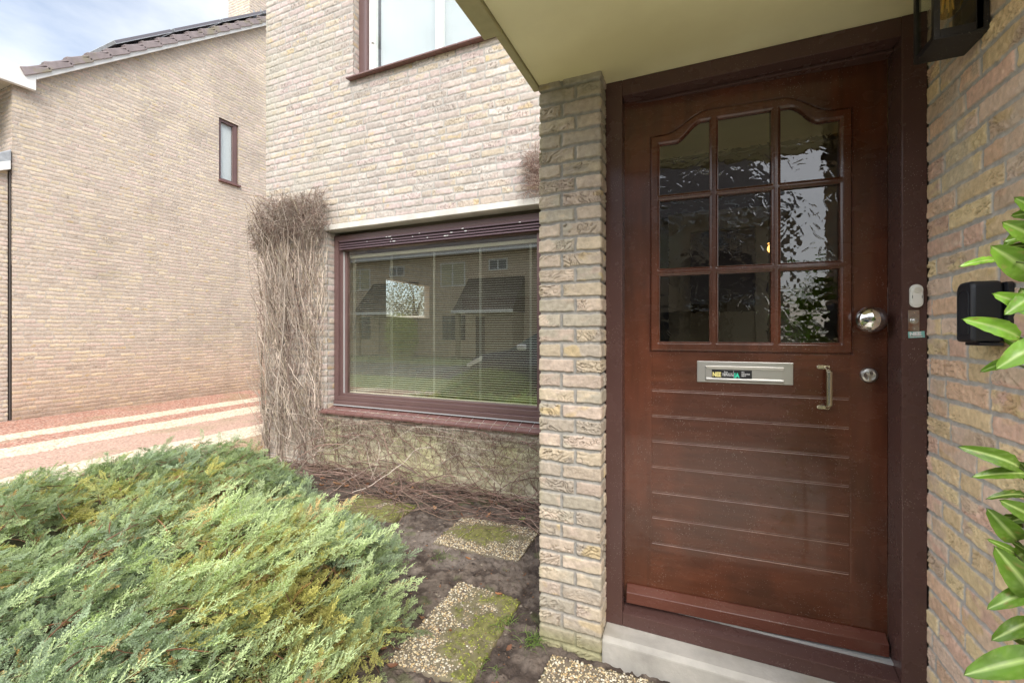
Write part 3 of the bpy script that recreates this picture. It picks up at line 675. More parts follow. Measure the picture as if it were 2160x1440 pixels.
o = text_mesh('Geen verkoop', .0052, M_STW, 'small_word', (-.0165, -.0011, -.0092), ROT, bold=.0001, squash=1.02); o.parent = st

# key safe with cover on the porch wall
ks = empty('key_safe', (.689, 1.47, .05), label='black rounded plastic key safe cover mounted on the brick porch wall', cat='key safe')
def rrect(y0, y1, z0, z1, rtl, rtr, rbl, rbr, n=6):
    P = []
    for cy, cz, r, a in ((y1 - rtr, z1 - rtr, rtr, 0), (y0 + rtl, z1 - rtl, rtl, 90), (y0 + rbl, z0 + rbl, rbl, 180), (y1 - rbr, z0 + rbr, rbr, 270)):
        for i in range(n + 1): t = radians(a + 90 * i / n); P.append((cy + r * cos(t), cz + r * sin(t)))
    return P
s = MB(); s.prism(rrect(-.036, .040, -.076, .077, .018, .026, .010, .010), -.070, -.010, 'x'); s.build('cover', M_BLACKP, ks, bevel=.0075, smooth=35)
s = MB(); s.prism(rrect(-.046, .042, -.074, .072, .010, .024, .008, .008), -.0095, .002, 'x'); s.prism(rrect(-.0365, .030, -.084, -.0765, .001, .001, .001, .001), -.055, -.012, 'x'); s.build('back_plate', M_BLACKP, ks, bevel=.002)
s = MB()
ring = rrect(-.022, .026, -.058, .056, .014, .022, .008, .008); s.tube([(-.0706, y, z) for y, z in ring] + [(-.0706, *ring[0])], .0010, 5); s.build('raised_outline', M_BLACKP, ks)

# wall lantern
la = empty('wall_lantern', (.689, 1.574, .783), label='black metal box lantern with glass sides on the porch wall under the canopy', cat='lantern')
Wd, D0, D1, LH = -.112, -.060, .060, .262
s = MB(); e = .0135
s.box(Wd, .0, D0, D1, 0, .006); s.box(Wd, 0, D0, D1, LH, LH + .012)
for x in (Wd, -e - .012):
    for y in (D0, D1 - e): s.box(x, x + e, y, y + e, .006, LH)
s.box(-.0255, -.001, D0, D0 + .003, .006, LH); s.box(-.0255, -.001, D1 - .003, D1, .006, LH)
s.box(-.012, -.001, D0 + .004, D1 - .004, .006, LH)
s.box(Wd + e, -.026, D0, D0 + .004, .006, .026); s.box(Wd + e, -.026, D1 - .004, D1, .006, .016); s.box(Wd, Wd + .004, D0 + e, D1 - e, .006, .016)
s.build('metal_case', M_BLACKM, la, bevel=.0008)
s = MB(); s.box(Wd + e, -.026, D0 + .0045, D0 + .0065, .006, LH); s.box(Wd + .0045, Wd + .0065, D0 + e, D1 - e, .006, LH); s.build('glass_panes', M_LGLASS, la)
s = MB(); s.lathe([(.0, 0.085), (.012, .087), (.024, .098), (.030, .115), (.031, .13), (.026, .15), (.016, .168), (.014, .18)], 24, Matrix.Translation((-.060, 0, 0))); s.build('bulb', glass('amber_bulb_glass', 1.45, (.98, .86, .55)), la, smooth=True)
s = MB()
for i in range(6):
    a = i * pi / 3; s.tube([(-.060 + .006 * cos(a), .006 * sin(a), .175), (-.060 + .013 * cos(a), .013 * sin(a), .105)], .0016, 5)
s.build('filament', pbr('filament', (.7, .42, .08), rough=.5, emit=(1, .62, .15), estr=.05), la)
s = MB(); s.lathe([(.013, .178), (.013, .225), (.02, .23), (.02, LH)], 16, Matrix.Translation((-.060, 0, 0))); s.build('lamp_holder', M_BLACKM, la)
s = MB(); s.lathe([(.0042, 0), (.0036, .0016), (.002, .0022), (0, .0012)], 14, Matrix.Translation((-.0135, D0 - .0001, .085)) @ Matrix.Rotation(radians(90), 4, 'X')); s.build('screw', M_BRASS, la, smooth=40)
hl = empty('hall_lamp', (.385, 3.3, .50), label='small lit amber lamp glowing inside the hall behind the door glass', cat='lamp')
s = MB(); s.lathe([(.0, -.035), (.02, -.031), (.03, -.01), (.024, .02), (.008, .035)], 16); s.build('lamp_shade', pbr('amber_shade', (.8, .4, .1), emit=(1, .48, .12), estr=2.6), hl, smooth=True)
s = MB(); s.tube([(0, 0, .05), (0, 0, .55)], .003, 6); s.build('hanging_cord', M_DARK, hl)

# ================================================================== NEIGHBOUR HOUSE
nh = empty('neighbour_house', (-9.44, 5, G), label='neighbouring brick house with sloping gable wall and narrow window beyond the driveway', cat='house')
def onnh(o): o.parent = nh; o.matrix_parent_inverse = Matrix.Translation((9.44, -5, -G)); return o
XG = -9.44
def verge(y): return 3.87 + (y - 3.143) * .868     # underside of the verge board
def stain_gable(U, V, C):
    g = sst(G + 1.6, G, V) * .5; C = lerp(C, C * np.array([1.0, .80, .66]), g)
    w = sst(.5, .72, fbm(U * .9, V * .9, 61, 4)); C = lerp(C, C * .86, w)
    dr = sst(.58, .75, fbm(U * 5, V * .5, 65, 4)) * .22; C = lerp(C, C * .72, dr); ba = sst(G + .35, G + .05, V) * fbm(U * 4, V * 6, 67, 3) * .6; C = lerp(C, np.array([.30, .22, .17]), ba)
    return C
# path goes toward -Y? outward normal must be +X: travel +Y
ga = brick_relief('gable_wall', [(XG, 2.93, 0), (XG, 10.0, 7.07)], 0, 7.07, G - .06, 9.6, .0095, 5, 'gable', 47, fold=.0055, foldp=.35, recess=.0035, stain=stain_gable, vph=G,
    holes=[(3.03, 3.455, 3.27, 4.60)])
# trim the wall to the roof slope
me = ga.data; bm = bmesh.new(); bm.from_mesh(me)
bmesh.ops.delete(bm, geom=[f for f in bm.faces if f.calc_center_median().z > verge(f.calc_center_median().y) + .10], context='FACES'); bm.to_mesh(me); bm.free()
onnh(ga)
s = MB(); s.box(-16, XG - .012, 2.94, 2.96, 0, 3.75); 
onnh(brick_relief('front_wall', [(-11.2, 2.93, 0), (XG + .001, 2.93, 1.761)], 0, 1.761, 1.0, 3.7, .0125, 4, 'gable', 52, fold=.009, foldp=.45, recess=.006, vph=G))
s = MB(); s.prism([(2.95, G - .1), (10, G - .1), (10, verge(10) - .1), (2.95, verge(2.95) - .05)], -16, XG - .13, 'x')
s.prism([(2.96, G - .1), (5.95, G - .1), (5.95, verge(5.95) - .05), (2.96, verge(2.96) - .05)], XG - .13, XG - .02, 'x'); s.prism([(6.395, G - .1), (10, G - .1), (10, verge(10) - .05), (6.395, verge(6.395) - .05)], XG - .13, XG - .02, 'x')
s.box(XG - .13, XG - .02, 5.95, 6.395, G - .1, 3.26); s.box(XG - .13, XG - .02, 5.95, 6.395, 4.61, 6.0)
onnh(s.build('house_core', M_BRK_FRONT))
# verge board, eave box and gutter
s = MB(); th = math.atan(.868)
def vpt(y, off): return (y - sin(th) * off * 0, verge(y) + off / cos(th) * 1.0)
s.prism([(3.143, 3.88 - .02), (11.0, verge(11.0)), (11.0, verge(11.0) + .13), (3.143, verge(3.143) + .13)], XG + .06, XG + .13, 'x')
s.prism([(2.3, 3.68), (3.143, 3.69), (3.143, 4.00), (2.3, 3.93)], XG + .0601, XG + .1302, 'x')
s.box(-16, XG + .06, 2.3, 2.36, 3.68, 3.98)
rf = MB(); rf.prism([(2.2, verge(2.2) + .12), (10.9, verge(10.9) + .10), (10.9, verge(10.9) + .20), (2.2, verge(2.2) + .18)], -16, XG + .04, 'x')
roof = onnh(rf.build('roof', M_TILE))
vb = s.build('verge_board', M_WHITE, bevel=.004); vb.parent = roof; vb.matrix_parent_inverse = roof.matrix_parent_inverse.inverted() @ Matrix.Translation((9.44, -5, -G)) if False else Matrix.Identity(4)
s = MB(); s.box(-16, XG + .06, 2.36, 2.925, 3.70, 3.72); o = s.build('eave_soffit', pbr('soffit_beige', (.52, .45, .34), rough=.7)); o.parent = roof
s = MB()
for i in range(26):
    y = 3.02 + i * .335 * cos(th); z = verge(y) + .085
    y2 = y + .39 * cos(th); z2 = z + .39 * sin(th)
    ny_, nz_ = -sin(th), cos(th)
    lo, hi = .085, .055
    s.prism([(y, z), (y + .39 * cos(th), z2 - .03), (y2 + ny_ * hi, z2 - .03 + nz_ * hi), (y + ny_ * lo, z + nz_ * lo + .045)], XG + .05, XG + .165, 'x')
    s.prism([(y + ny_ * .05, z + nz_ * .05 + .045), (y + ny_ * .05 + .39 * cos(th), z2 + nz_ * .05), (y2 + ny_ * .075, z2 + nz_ * .075), (y + ny_ * .075, z + nz_ * .075 + .045)], XG - .16, XG + .16, 'x')
o = s.build('verge_tiles', M_TILE, bevel=.006); o.parent = roof
# chimney on the roof
onn = onnh(brick_relief('chimney', [(-10.30, 6.72, 0), (-9.56, 6.72, .74), (-9.56, 7.5, 1.52)], 0, 1.52, 6.2, 9.2, .0125, 4, 'gable', 58, fold=.006, foldp=.3, recess=.005, vph=G))
s = MB(); s.box(-10.29, -9.58, 6.74, 7.48, 6.2, 9.19); o = s.build('chimney_core', M_BRK_FRONT); o.parent = roof
s = MB()
for i in range(4):
    y = 6.80 + i * .17; z = verge(y) + .26
    s.prism([(y, z - .1), (y + .17, z + .05), (y + .02, z + .22)], -9.557, -9.548, 'x')
o = s.build('lead_flashing', M_LEAD); o.parent = roof
# narrow window
nw = empty('narrow_window', (0, 0, 0)); onnh(nw)
y0, y1, z0, z1 = 5.96, 6.385, 3.275, 4.595
s = MB(); s.box(XG - .11, XG - .035, y0, y0 + .045, z0, z1); s.box(XG - .11, XG - .035, y1 - .07, y1, z0, z1); s.box(XG - .11, XG - .035, y0 + .045, y1 - .07, z1 - .05, z1); s.box(XG - .11, XG - .035, y0 + .045, y1 - .07, z0, z0 + .05)
s.box(XG - .10, XG - .045, y0 + .045, y0 + .07, z0 + .05, z1 - .05); s.box(XG - .10, XG - .045, y1 - .095, y1 - .07, z0 + .05, z1 - .05)
s.build('window_frame', M_WFRAME, nw, bevel=.004)
s = MB(); s.box(XG - .078, XG - .072, y0 + .07, y1 - .095, z0 + .05, z1 - .05); s.build('glass_pane', M_GLASS2, nw)
s = MB(); s.box(XG - .125, XG - .118, y0 + .01, y1 - .01, z0, z1); s.build('white_blind', pbr('white_blind', (.80, .80, .82), rough=.8), nw)
s = MB(); s.box(XG - .03, XG + .05, y0 - .01, y1 + .03, z0 - .045, z0 - .003); s.build('window_sill', M_SILLT, nw, bevel=.004)
# lean-to wing toward the street
onnh(brick_relief('wing_wall', [(XG - .045, 1.9, 0), (XG - .045, 2.90, 1.0)], 0, 1.0, G - .06, 2.43, .0125, 4, 'gable', 63, fold=.008, foldp=.4, recess=.006, vph=G))
s = MB(); s.box(-13, XG - .06, 1.9, 2.9, G - .1, 2.35); o = s.build('wing_core', M_BRK_FRONT); onnh(o)
s = MB(); s.prism([(1.7, 1.80), (2.905, 2.42), (2.905, 2.545), (1.7, 1.93)], XG - .03, XG + .045, 'x'); onnh(s.build('wing_fascia', M_WHITE, bevel=.004))
s = MB(); s.prism([(1.7, 1.94), (2.915, 2.55), (2.915, 2.72), (2.75, 2.60), (1.7, 2.05)], -12, XG + .03, 'x'); onnh(s.build('wing_flashing', M_LEAD, bevel=.01))
dp = MB(); dp.tube([(XG - .02, 2.915, 2.4), (XG - .02, 2.915, G)], .011, 8); onnh(dp.build('drain_pipe', pbr('pipe_grey', (.07, .06, .055), rough=.6)))
# solar panels above the roof
for i in range(4):
    y = 4.15 + i * .93; z = verge(y) + .30
    sp = empty('solar_panel', (XG - .55, y, z), label=['lowest dark solar panel edge above the neighbour roof tiles', 'second dark solar panel up the neighbour roof', 'third dark solar panel up the neighbour roof', 'top dark solar panel on the neighbour roof, nearest the chimney'][i], cat='solar panel', group='solar panels on the neighbour roof')
    L_ = 1.16
    s = MB(); s.prism([(0, 0), (L_ * cos(th), L_ * sin(th)), (L_ * cos(th) - .03, L_ * sin(th) + .035), (-.03, .035)], -1.0, .62, 'x'); s.build('panel', pbr('solar_blue', (.16, .15, .17), rough=.45) if i == 0 else MAT['solar_blue'], sp)
    s = MB(); s.prism([(-.034, .030), (-.004, -.01), (.0, .0), (-.03, .04)], -1.0, .63, 'x'); s.prism([(.0, -.012), (L_ * cos(th), L_ * sin(th) - .012), (L_ * cos(th), L_ * sin(th) - .002), (.0, -.001)], .60, .63, 'x'); s.build('frame', M_LEAD, sp)
for o in (cano,): pass

# ================================================================== GROUND
s = MB(); s.box(-220, 220, -220, 220, G - .6, G - .045); g = s.build('ground', pbr('rough_earth', (.10, .085, .05), rough=.95, var=.25, vscale=2, bump=.01, bscale=15)); g['kind'] = 'structure'
# driveway with its bands of red and cream chippings, one relief sheet
def chips():
    xs = np.arange(-9.6, -4.35, .014); ys = np.concatenate([np.arange(-1.6, .9, .10), np.arange(.9, 9.0, .014), np.arange(9.0, 13, .1)])
    X, Y = np.meshgrid(xs, ys, indexing='ij'); wob = (fbm(X * 2, Y * 2, 5, 3) - .5) * .09 + (vn(X * 60, Y * 60, 8) - .5) * .03
    xx = X + wob; cream = ((xx > -8.24) & (xx < -7.80)) | ((xx > -7.31) & (xx < -6.74)) | ((xx > -5.80) & (xx < -5.24))
    r1 = _R[11][(np.arange(len(xs)) * 7 % 256)][:, (np.arange(len(ys)) * 11 + np.arange(len(ys)) // 256 * 37) % 256]
    rr = np.random.RandomState(9).rand(*X.shape, 3)
    red = np.array([.37, .195, .140]) * (.62 + .75 * rr[..., 0:1]); red[rr[..., 1] > .90] = (.50, .36, .29); red[rr[..., 1] < .10] = (.16, .075, .05)
    pink = np.array([.43, .29, .225]) * (.80 + .4 * rr[..., 0:1]); mid = sst(-6.85, -6.65, xx) * sst(-5.70, -5.85, xx)
    red = lerp(red, pink, mid)
    cr = np.array([.60, .51, .39]) * (.66 + .6 * rr[..., 2:3]); cr[rr[..., 1] > .93] = (.42, .30, .20)
    earth = np.array([.33, .24, .155]) * (.7 + .6 * rr[..., 0:1])
    C = np.where(cream[..., None], cr, red); C = np.where((xx > -5.24)[..., None], earth, C)
    moss = sst(.60, .75, fbm(X * 1.4, Y * 1.4, 71, 4)) * .35 * ~cream; C = lerp(C, np.array([.22, .21, .10]), moss)
    Z = G + .004 + rr[..., 1] * .012 + fbm(X * 3, Y * 3, 6, 3) * .015 + np.where(cream, .006, 0)
    n1, n2 = X.shape; I = np.arange(n1 * n2).reshape(n1, n2); F_ = np.stack([I[:-1, :-1], I[1:, :-1], I[1:, 1:], I[:-1, 1:]], -1).reshape(-1, 4)
    return npmesh('driveway', np.stack([X, Y, Z - .02], -1).reshape(-1, 3), F_, C.reshape(-1, 3), smooth=False)
o = link('driveway', chips(), pbr('drive_chippings', attr=True, rough=.9, bump=.004, bscale=90, var=.2, vscale=50)); o['kind'] = 'structure'
# planting bed soil
def soil():
    xs = np.concatenate([np.arange(-4.36, -2.6, .02), np.arange(-2.6, -.10, .0075)]); ys = np.concatenate([np.arange(-.4, .9, .03), np.arange(.9, 3.12, .0075)])
    X, Y = np.meshgrid(xs, ys, indexing='ij'); cl = fbm(X * 16, Y * 16, 81, 5); cr = fbm(X * 45, Y * 45, 85, 3)
    path = np.exp(-(((X + 1.55) / .45) ** 2 + ((Y - 2.15) / .5) ** 2))
    Z = G - .012 + (cl - .5) * .034 * (1 - .6 * path) + (cr - .5) * .030 * (1 - .5 * path) + (fbm(X * 110, Y * 110, 95, 2) - .5) * .010 + .03 * np.exp(-((Y - 3.1) / .2) ** 2)
    dark = np.array([.070, .052, .042]); mid = np.array([.165, .130, .105]); C = lerp(np.broadcast_to(dark, X.shape + (3,)), mid, sst(.42, .62, cl) * .8)
    C = lerp(C, np.array([.24, .20, .17]), path * .75 * sst(.35, .6, fbm(X * 6, Y * 6, 88, 3)))
    rr = np.random.RandomState(12).rand(*X.shape); C[rr > .9965] = (.38, .33, .26)
    gm = sst(.66, .74, fbm(X * 9, Y * 9, 91, 4)) * .45; C = lerp(C, np.array([.09, .11, .035]), gm)
    n1, n2 = X.shape; I = np.arange(n1 * n2).reshape(n1, n2); F_ = np.stack([I[:-1, :-1], I[1:, :-1], I[1:, 1:], I[:-1, 1:]], -1).reshape(-1, 4)
    return npmesh('soil_bed', np.stack([X, Y, Z], -1).reshape(-1, 3), F_, C.reshape(-1, 3))
o = link('soil_bed', soil(), M_SOIL); o['kind'] = 'structure'
def crumbs():
    r = np.random.RandomState(44); n = 9500; x = r.uniform(-3.4, -.62, n); y = .95 + 2.13 * r.rand(n) ** .8; k = (x > -.62) | ((x > -.66) & (y > 1.7)); x, y = x[~k], y[~k]; n = len(x)
    V = r.randn(n, 4, 3); V /= np.linalg.norm(V, axis=2, keepdims=True); V = V * (r.uniform(.0025, .0095, (n, 1, 1)) * np.array([1, .8, .5]) * (1 + (r.rand(n, 1, 1) > .93)))
    cl = fbm(x * 16, y * 16, 81, 5); path = np.exp(-(((x + 1.55) / .45) ** 2 + ((y - 2.15) / .5) ** 2)); z = G - .004 + (cl - .5) * .034 * (1 - .6 * path)
    V += np.stack([x, y, z], -1)[:, None, :]; b_ = np.arange(n)[:, None] * 4; F_ = np.concatenate([b_ + np.array(q) for q in ((0, 1, 2), (0, 2, 3), (0, 3, 1), (1, 3, 2))])
    pal = np.array([(.085, .06, .05), (.12, .09, .07), (.17, .13, .10), (.22, .11, .06), (.06, .045, .04), (.33, .26, .20), (.14, .08, .05)]); c = pal[r.choice(7, n, p=[.25, .25, .17, .12, .12, .03, .06])]
    return npmesh('soil_crumbs', V.reshape(-1, 3), F_, np.repeat(c, 4, axis=0), smooth=False)
o = link('soil_crumbs', crumbs(), M_SOIL); o['kind'] = 'stuff'; o['label'] = 'crumbs of soil, bark and grit strewn over the planting bed'; o['category'] = 'soil crumbs'
def sheet(name, x0, x1, y0, y1, z, mat):
    s = MB(); s.box(x0, x1, y0, y1, z - .05, z); o = s.build(name, mat); o['kind'] = 'structure'; return o
M_LAWN = pbr('lawn', (.19, .23, .09), rough=.95, var=.35, vscale=20, bump=.02, bscale=60)
sheet('lawn', -4.36, -.80, -1.85, -.4, G - .020, M_LAWN); sheet('verge_lawn', -30, -5.4, -4.0, -1.62, G - .004, M_LAWN)
sheet('path', -.58, 2.4, -1.9, 1.08, G - .006, pbr('garden_path_concrete', (.60, .56, .47), rough=.85, var=.15, vscale=4, bump=.003, bscale=100))
sheet('parking_strip', -5.38, 30, -4.0, -1.9, G - .012, pbr('parking_clinker', (.20, .13, .10), rough=.9, var=.2, vscale=10))
sheet('road', -60, 60, -8.6, -4.0, G - .016, pbr('asphalt', (.06, .06, .06), rough=.9, var=.2, vscale=8))
sheet('lawn_across_road', -60, 60, -12.2, -8.6, G - .010, M_LAWN)

# ------------------------------------------------------------------ pebble slabs
ico = bmesh.new(); bmesh.ops.create_icosphere(ico, subdivisions=1, radius=1); IV = np.array([v.co[:] for v in ico.verts]); IF = np.array([[v.index for v in f.verts] for f in ico.faces]); ico.free()
def slab(name, corners, label, moss, seed, npb=1500, tone=1.0, thick=.06):
    """exposed aggregate slab; corners of the top in order, in metres"""
    rs = np.random.RandomState(seed); c = np.array(corners, float); cen = c.mean(0)
    nn = 70; s_ = np.linspace(0, 1, nn); S_, T_ = np.meshgrid(s_, s_, indexing='ij')
    def bil(S, T): return (c[0] * (1 - S)[..., None] * (1 - T)[..., None] + c[1] * S[..., None] * (1 - T)[..., None] + c[2] * S[..., None] * T[..., None] + c[3] * (1 - S)[..., None] * T[..., None]) - cen
    P = bil(S_, T_); mm = np.clip(moss(S_, T_, P) * (.15 + 1.3 * fbm(P[..., 0] * 55, P[..., 1] * 55, seed + 9, 3)), 0, 1); zt = (fbm(P[..., 0] * 60, P[..., 1] * 60, seed, 3) - .5) * .004 + mm * (.004 + .006 * fbm(P[..., 0] * 90, P[..., 1] * 90, seed + 2, 3))
    edge = np.minimum(np.minimum(S_, 1 - S_), np.minimum(T_, 1 - T_)); zt -= .006 * (edge < .001)
    base = np.array([.165, .135, .095]); C = np.broadcast_to(base, P.shape[:2] + (3,)) * (.7 + .6 * fbm(P[..., 0] * 80, P[..., 1] * 80, seed + 4, 3)[..., None])
    mc = np.array([.155, .145, .050]) * (.35 + 1.3 * fbm(P[..., 0] * 40, P[..., 1] * 40, seed + 6, 3)[..., None]); C = C + (mc - C) * np.clip(mm * 1.3, 0, 1)[..., None]
    V = [np.concatenate([P, zt[..., None]], -1).reshape(-1, 3)]; I = np.arange(nn * nn).reshape(nn, nn); Fq = [np.stack([I[:-1, :-1], I[1:, :-1], I[1:, 1:], I[:-1, 1:]], -1).reshape(-1, 4)]; CC = [C.reshape(-1, 3)]
    rim = np.concatenate([I[:, 0], I[-1, 1:], I[-2::-1, -1], I[0, -2:0:-1]]); rv = V[0][rim].copy(); rv[:, 2] = -thick; b0 = nn * nn; m = len(rim); j = np.arange(m); j2 = (j + 1) % m
    V.append(rv); Fq.append(np.stack([rim[j], b0 + j, b0 + j2, rim[j2]], -1)); CC.append(np.broadcast_to(base * .75, (m, 3)))
    body = npmesh(name, np.concatenate(V), np.concatenate(Fq), np.concatenate(CC))
    root = empty(name, (cen[0], cen[1], G - .001), label=label, cat='paving slab')
    link('slab_body', body, M_STONE, root)
    S = rs.rand(npb); T = rs.rand(npb); Pp = bil(S, T); mo = moss(S, T, Pp); keep = rs.rand(npb) > mo * .62; Pp = Pp[keep]; mo = mo[keep]; n = len(Pp)
    r = rs.uniform(.0022, .0058, n) * (1 + .35 * (rs.rand(n) > .85)); an = rs.rand(n) * pi; asp = rs.uniform(.6, 1, n)
    Q = IV[None] * np.stack([r, r * asp, r * .55], -1)[:, None, :]; X = Q[..., 0] * np.cos(an)[:, None] - Q[..., 1] * np.sin(an)[:, None]; Y = Q[..., 0] * np.sin(an)[:, None] + Q[..., 1] * np.cos(an)[:, None]
    VV = np.stack([X + Pp[:, 0:1], Y + Pp[:, 1:2], Q[..., 2] + .0005], -1).reshape(-1, 3); FF = (IF[None] + (np.arange(n) * len(IV))[:, None, None]).reshape(-1, 3)
    pal = np.array([(.72, .60, .40), (.76, .68, .52), (.60, .43, .22), (.46, .32, .18), (.78, .72, .58), (.42, .35, .25), (.70, .57, .34)]) * tone
    cc = np.repeat(pal[rs.randint(0, len(pal), n)] * rs.uniform(.75, 1.1, (n, 1)) * (1 - .45 * mo[:, None]), len(IV), axis=0)
    link('pebbles', npmesh('pebbles', VV, FF, cc), M_STONE, root, kind='stuff')
    ng = 1500; S = rs.rand(ng * 4); T = rs.rand(ng * 4); Pp = bil(S, T); mo = moss(S, T, Pp) * fbm(Pp[:, 0] * 55, Pp[:, 1] * 55, seed + 9, 3) * 2; k = mo > .50 + .4 * rs.rand(ng * 4); Pp = Pp[k][:ng]; n = len(Pp)
    if n:
        r = rs.uniform(.0025, .0065, n); Q = (IV[None] + rs.randn(n, len(IV), 3) * .25) * np.stack([r, r, r * .8], -1)[:, None, :]
        VV = np.stack([Q[..., 0] + Pp[:, 0:1], Q[..., 1] + Pp[:, 1:2], Q[..., 2] + .002], -1).reshape(-1, 3); FF = (IF[None] + (np.arange(n) * len(IV))[:, None, None]).reshape(-1, 3)
        pal = np.array([(.17, .19, .035), (.24, .25, .05), (.11, .12, .03), (.30, .31, .07), (.13, .11, .05)])
        link('moss', npmesh('moss', VV, FF, np.repeat(pal[rs.randint(0, 5, n)], len(IV), axis=0), smooth=False), M_SOIL, root, kind='stuff')
    return root
def mossA(S, T, P): return np.clip(sst(.56, .10, np.hypot((S - .42) * .9, (T - .42) * 1.25) + (fbm(P[..., 0] * 14, P[..., 1] * 14, 3, 3) - .5) * .42), 0, 1)
def mossB(S, T, P): return np.clip(sst(.25, .95, S * .75 + (1 - abs(T - .45)) * .42 - .2 + (fbm(P[..., 0] * 13, P[..., 1] * 13, 7, 4) - .5) * .9), 0, 1) * .95
def mossC(S, T, P): return np.clip(sst(.4, .6, fbm(P[..., 0] * 9, P[..., 1] * 9, 8, 3) + .12), 0, 1) * .9
slab('stepping_slab', [(-1.565, 2.715), (-.985, 2.745), (-.965, 2.305), (-1.550, 2.300)], 'pebble stepping slab with a green moss patch, nearest the brick pier under the window', mossA, 3, 3300, .86)
slab('stepping_slab', [(-1.179, 2.003), (-.813, 1.975), (-.795, 1.425), (-1.160, 1.395)], 'large foreground pebble slab with moss along its right half beside the juniper', mossB, 5, 3000, .84)
slab('stepping_slab', [(-2.53, 2.76), (-1.985, 2.735), (-1.965, 2.44), (-2.50, 2.42)], 'mossy pebble slab half hidden under the juniper, farthest from the door', mossC, 8, 1300, .9)
slab('doorstep_slab', [(-.560, 1.700), (.02, 1.735), (.04, 1.10), (-.575, 1.09)], 'pale clean pebble slab at the foot of the brick pier before the threshold', lambda S, T, P: np.clip(sst(.04, .0, np.minimum(S, 1 - T * 0 - 0 * S) if False else np.minimum(S, T)) * .6, 0, 1) * fbm(P[..., 0] * 30, P[..., 1] * 30, 5, 3), 13, 5200, .98)

# ================================================================== TWIGS (dry creeper)
def tubes(P, R, sides, col, colvar=.25, rs=np.random):
    """P (S,n,3), R (S,n) -> verts, quads, colours"""
    S, n, _ = P.shape; T = np.gradient(P, axis=1); T /= np.linalg.norm(T, axis=2, keepdims=True) + 1e-9
    ref = np.array([.31, .77, .56]); A = np.cross(T, ref); A /= np.linalg.norm(A, axis=2, keepdims=True) + 1e-9; B = np.cross(T, A)
    k = np.arange(sides) * 2 * pi / sides
    V = P[:, :, None, :] + (A[:, :, None, :] * np.cos(k)[None, None, :, None] + B[:, :, None, :] * np.sin(k)[None, None, :, None]) * R[:, :, None, None]
    I = np.arange(S * n * sides).reshape(S, n, sides); J_ = np.roll(I, -1, axis=2)
    F_ = np.stack([I[:, :-1], J_[:, :-1], J_[:, 1:], I[:, 1:]], -1).reshape(-1, 4)
    c = np.array(col); c = c[rs.randint(0, len(c), S)] if c.ndim > 1 else np.broadcast_to(c, (S, 3))
    C = c[:, None, None, :] * (1 + colvar * (rs.rand(S, 1, 1, 1) - .5) * 2) * (1 + .15 * (rs.rand(S, n, 1, 1) - .5)); C = np.broadcast_to(C, (S, n, sides, 3))
    return V.reshape(-1, 3), F_, C.reshape(-1, 3)
def join(parts):
    V = []; F_ = []; C = []; b0 = 0
    for v, f, c in parts: V.append(v); F_.append(f + b0); C.append(c); b0 += len(v)
    return np.concatenate(V), np.concatenate(F_), np.concatenate(C)
def walk(rs, p0, d0, n, step, curl, pull=None, pullw=0.0, ymax=YW - .008, zmin=G + .004):
    S = len(p0); P = np.zeros((S, n, 3)); P[:, 0] = p0; D = d0 / np.linalg.norm(d0, axis=1, keepdims=True); st = np.broadcast_to(step, (S,))
    for k in range(1, n):
        D = D + rs.randn(S, 3) * curl
        if pull is not None: D = D + pull * pullw
        D /= np.linalg.norm(D, axis=1, keepdims=True); P[:, k] = P[:, k - 1] + D * st[:, None]
        hit = P[:, k, 1] > ymax; P[hit, k, 1] = ymax - rs.rand(hit.sum()) * .012; D[hit, 1] = -abs(D[hit, 1]) * .3
        low = P[:, k, 2] < zmin; P[low, k, 2] = zmin + rs.rand(low.sum()) * .01; D[low, 2] = abs(D[low, 2]) * .3
    return P
PALE = [tuple(min(1, v * 1.35) for v in c) for c in [(.36, .295, .245), (.42, .355, .30), (.29, .235, .195), (.46, .39, .33), (.24, .18, .15), (.33, .28, .21)]]
REDD = [tuple(v * 1.3 for v in c) for c in [(.21, .135, .11), (.27, .18, .145), (.165, .10, .082), (.30, .21, .17)]]
rs = np.random.RandomState(21)
cr = empty('creeper', (-3.7, YW, G), label='dense leafless creeper with grey twigs covering the wall corner left of the window', cat='creeper')
def build_twigs(parts, name, parent, off):
    v, f, c = join(parts); v = v - np.array(off); return link(name, npmesh(name, v, f, c), M_BARK, parent)
off = (-3.7, YW, G)
# thick stems
n = 9; p0 = np.stack([rs.uniform(-4.12, -3.35, n), np.full(n, YW - .02), np.full(n, G)], -1); d0 = np.stack([rs.randn(n) * .15, -.05 * np.ones(n), np.ones(n)], -1)
P = walk(rs, p0, d0, 34, .078, .08, np.array([0, .05, .5]), .25); R = np.linspace(1, .35, 34)[None] * rs.uniform(.006, .012, (n, 1))
P[:, :, 0] = np.clip(P[:, :, 0], -4.16, -3.30); P[:, :, 2] = np.minimum(P[:, :, 2], 1.30)
build_twigs([tubes(P, R, 6, [tuple(v * .6 for v in c) for c in PALE], .2, rs)], 'main_stems', cr, off)
parts = []
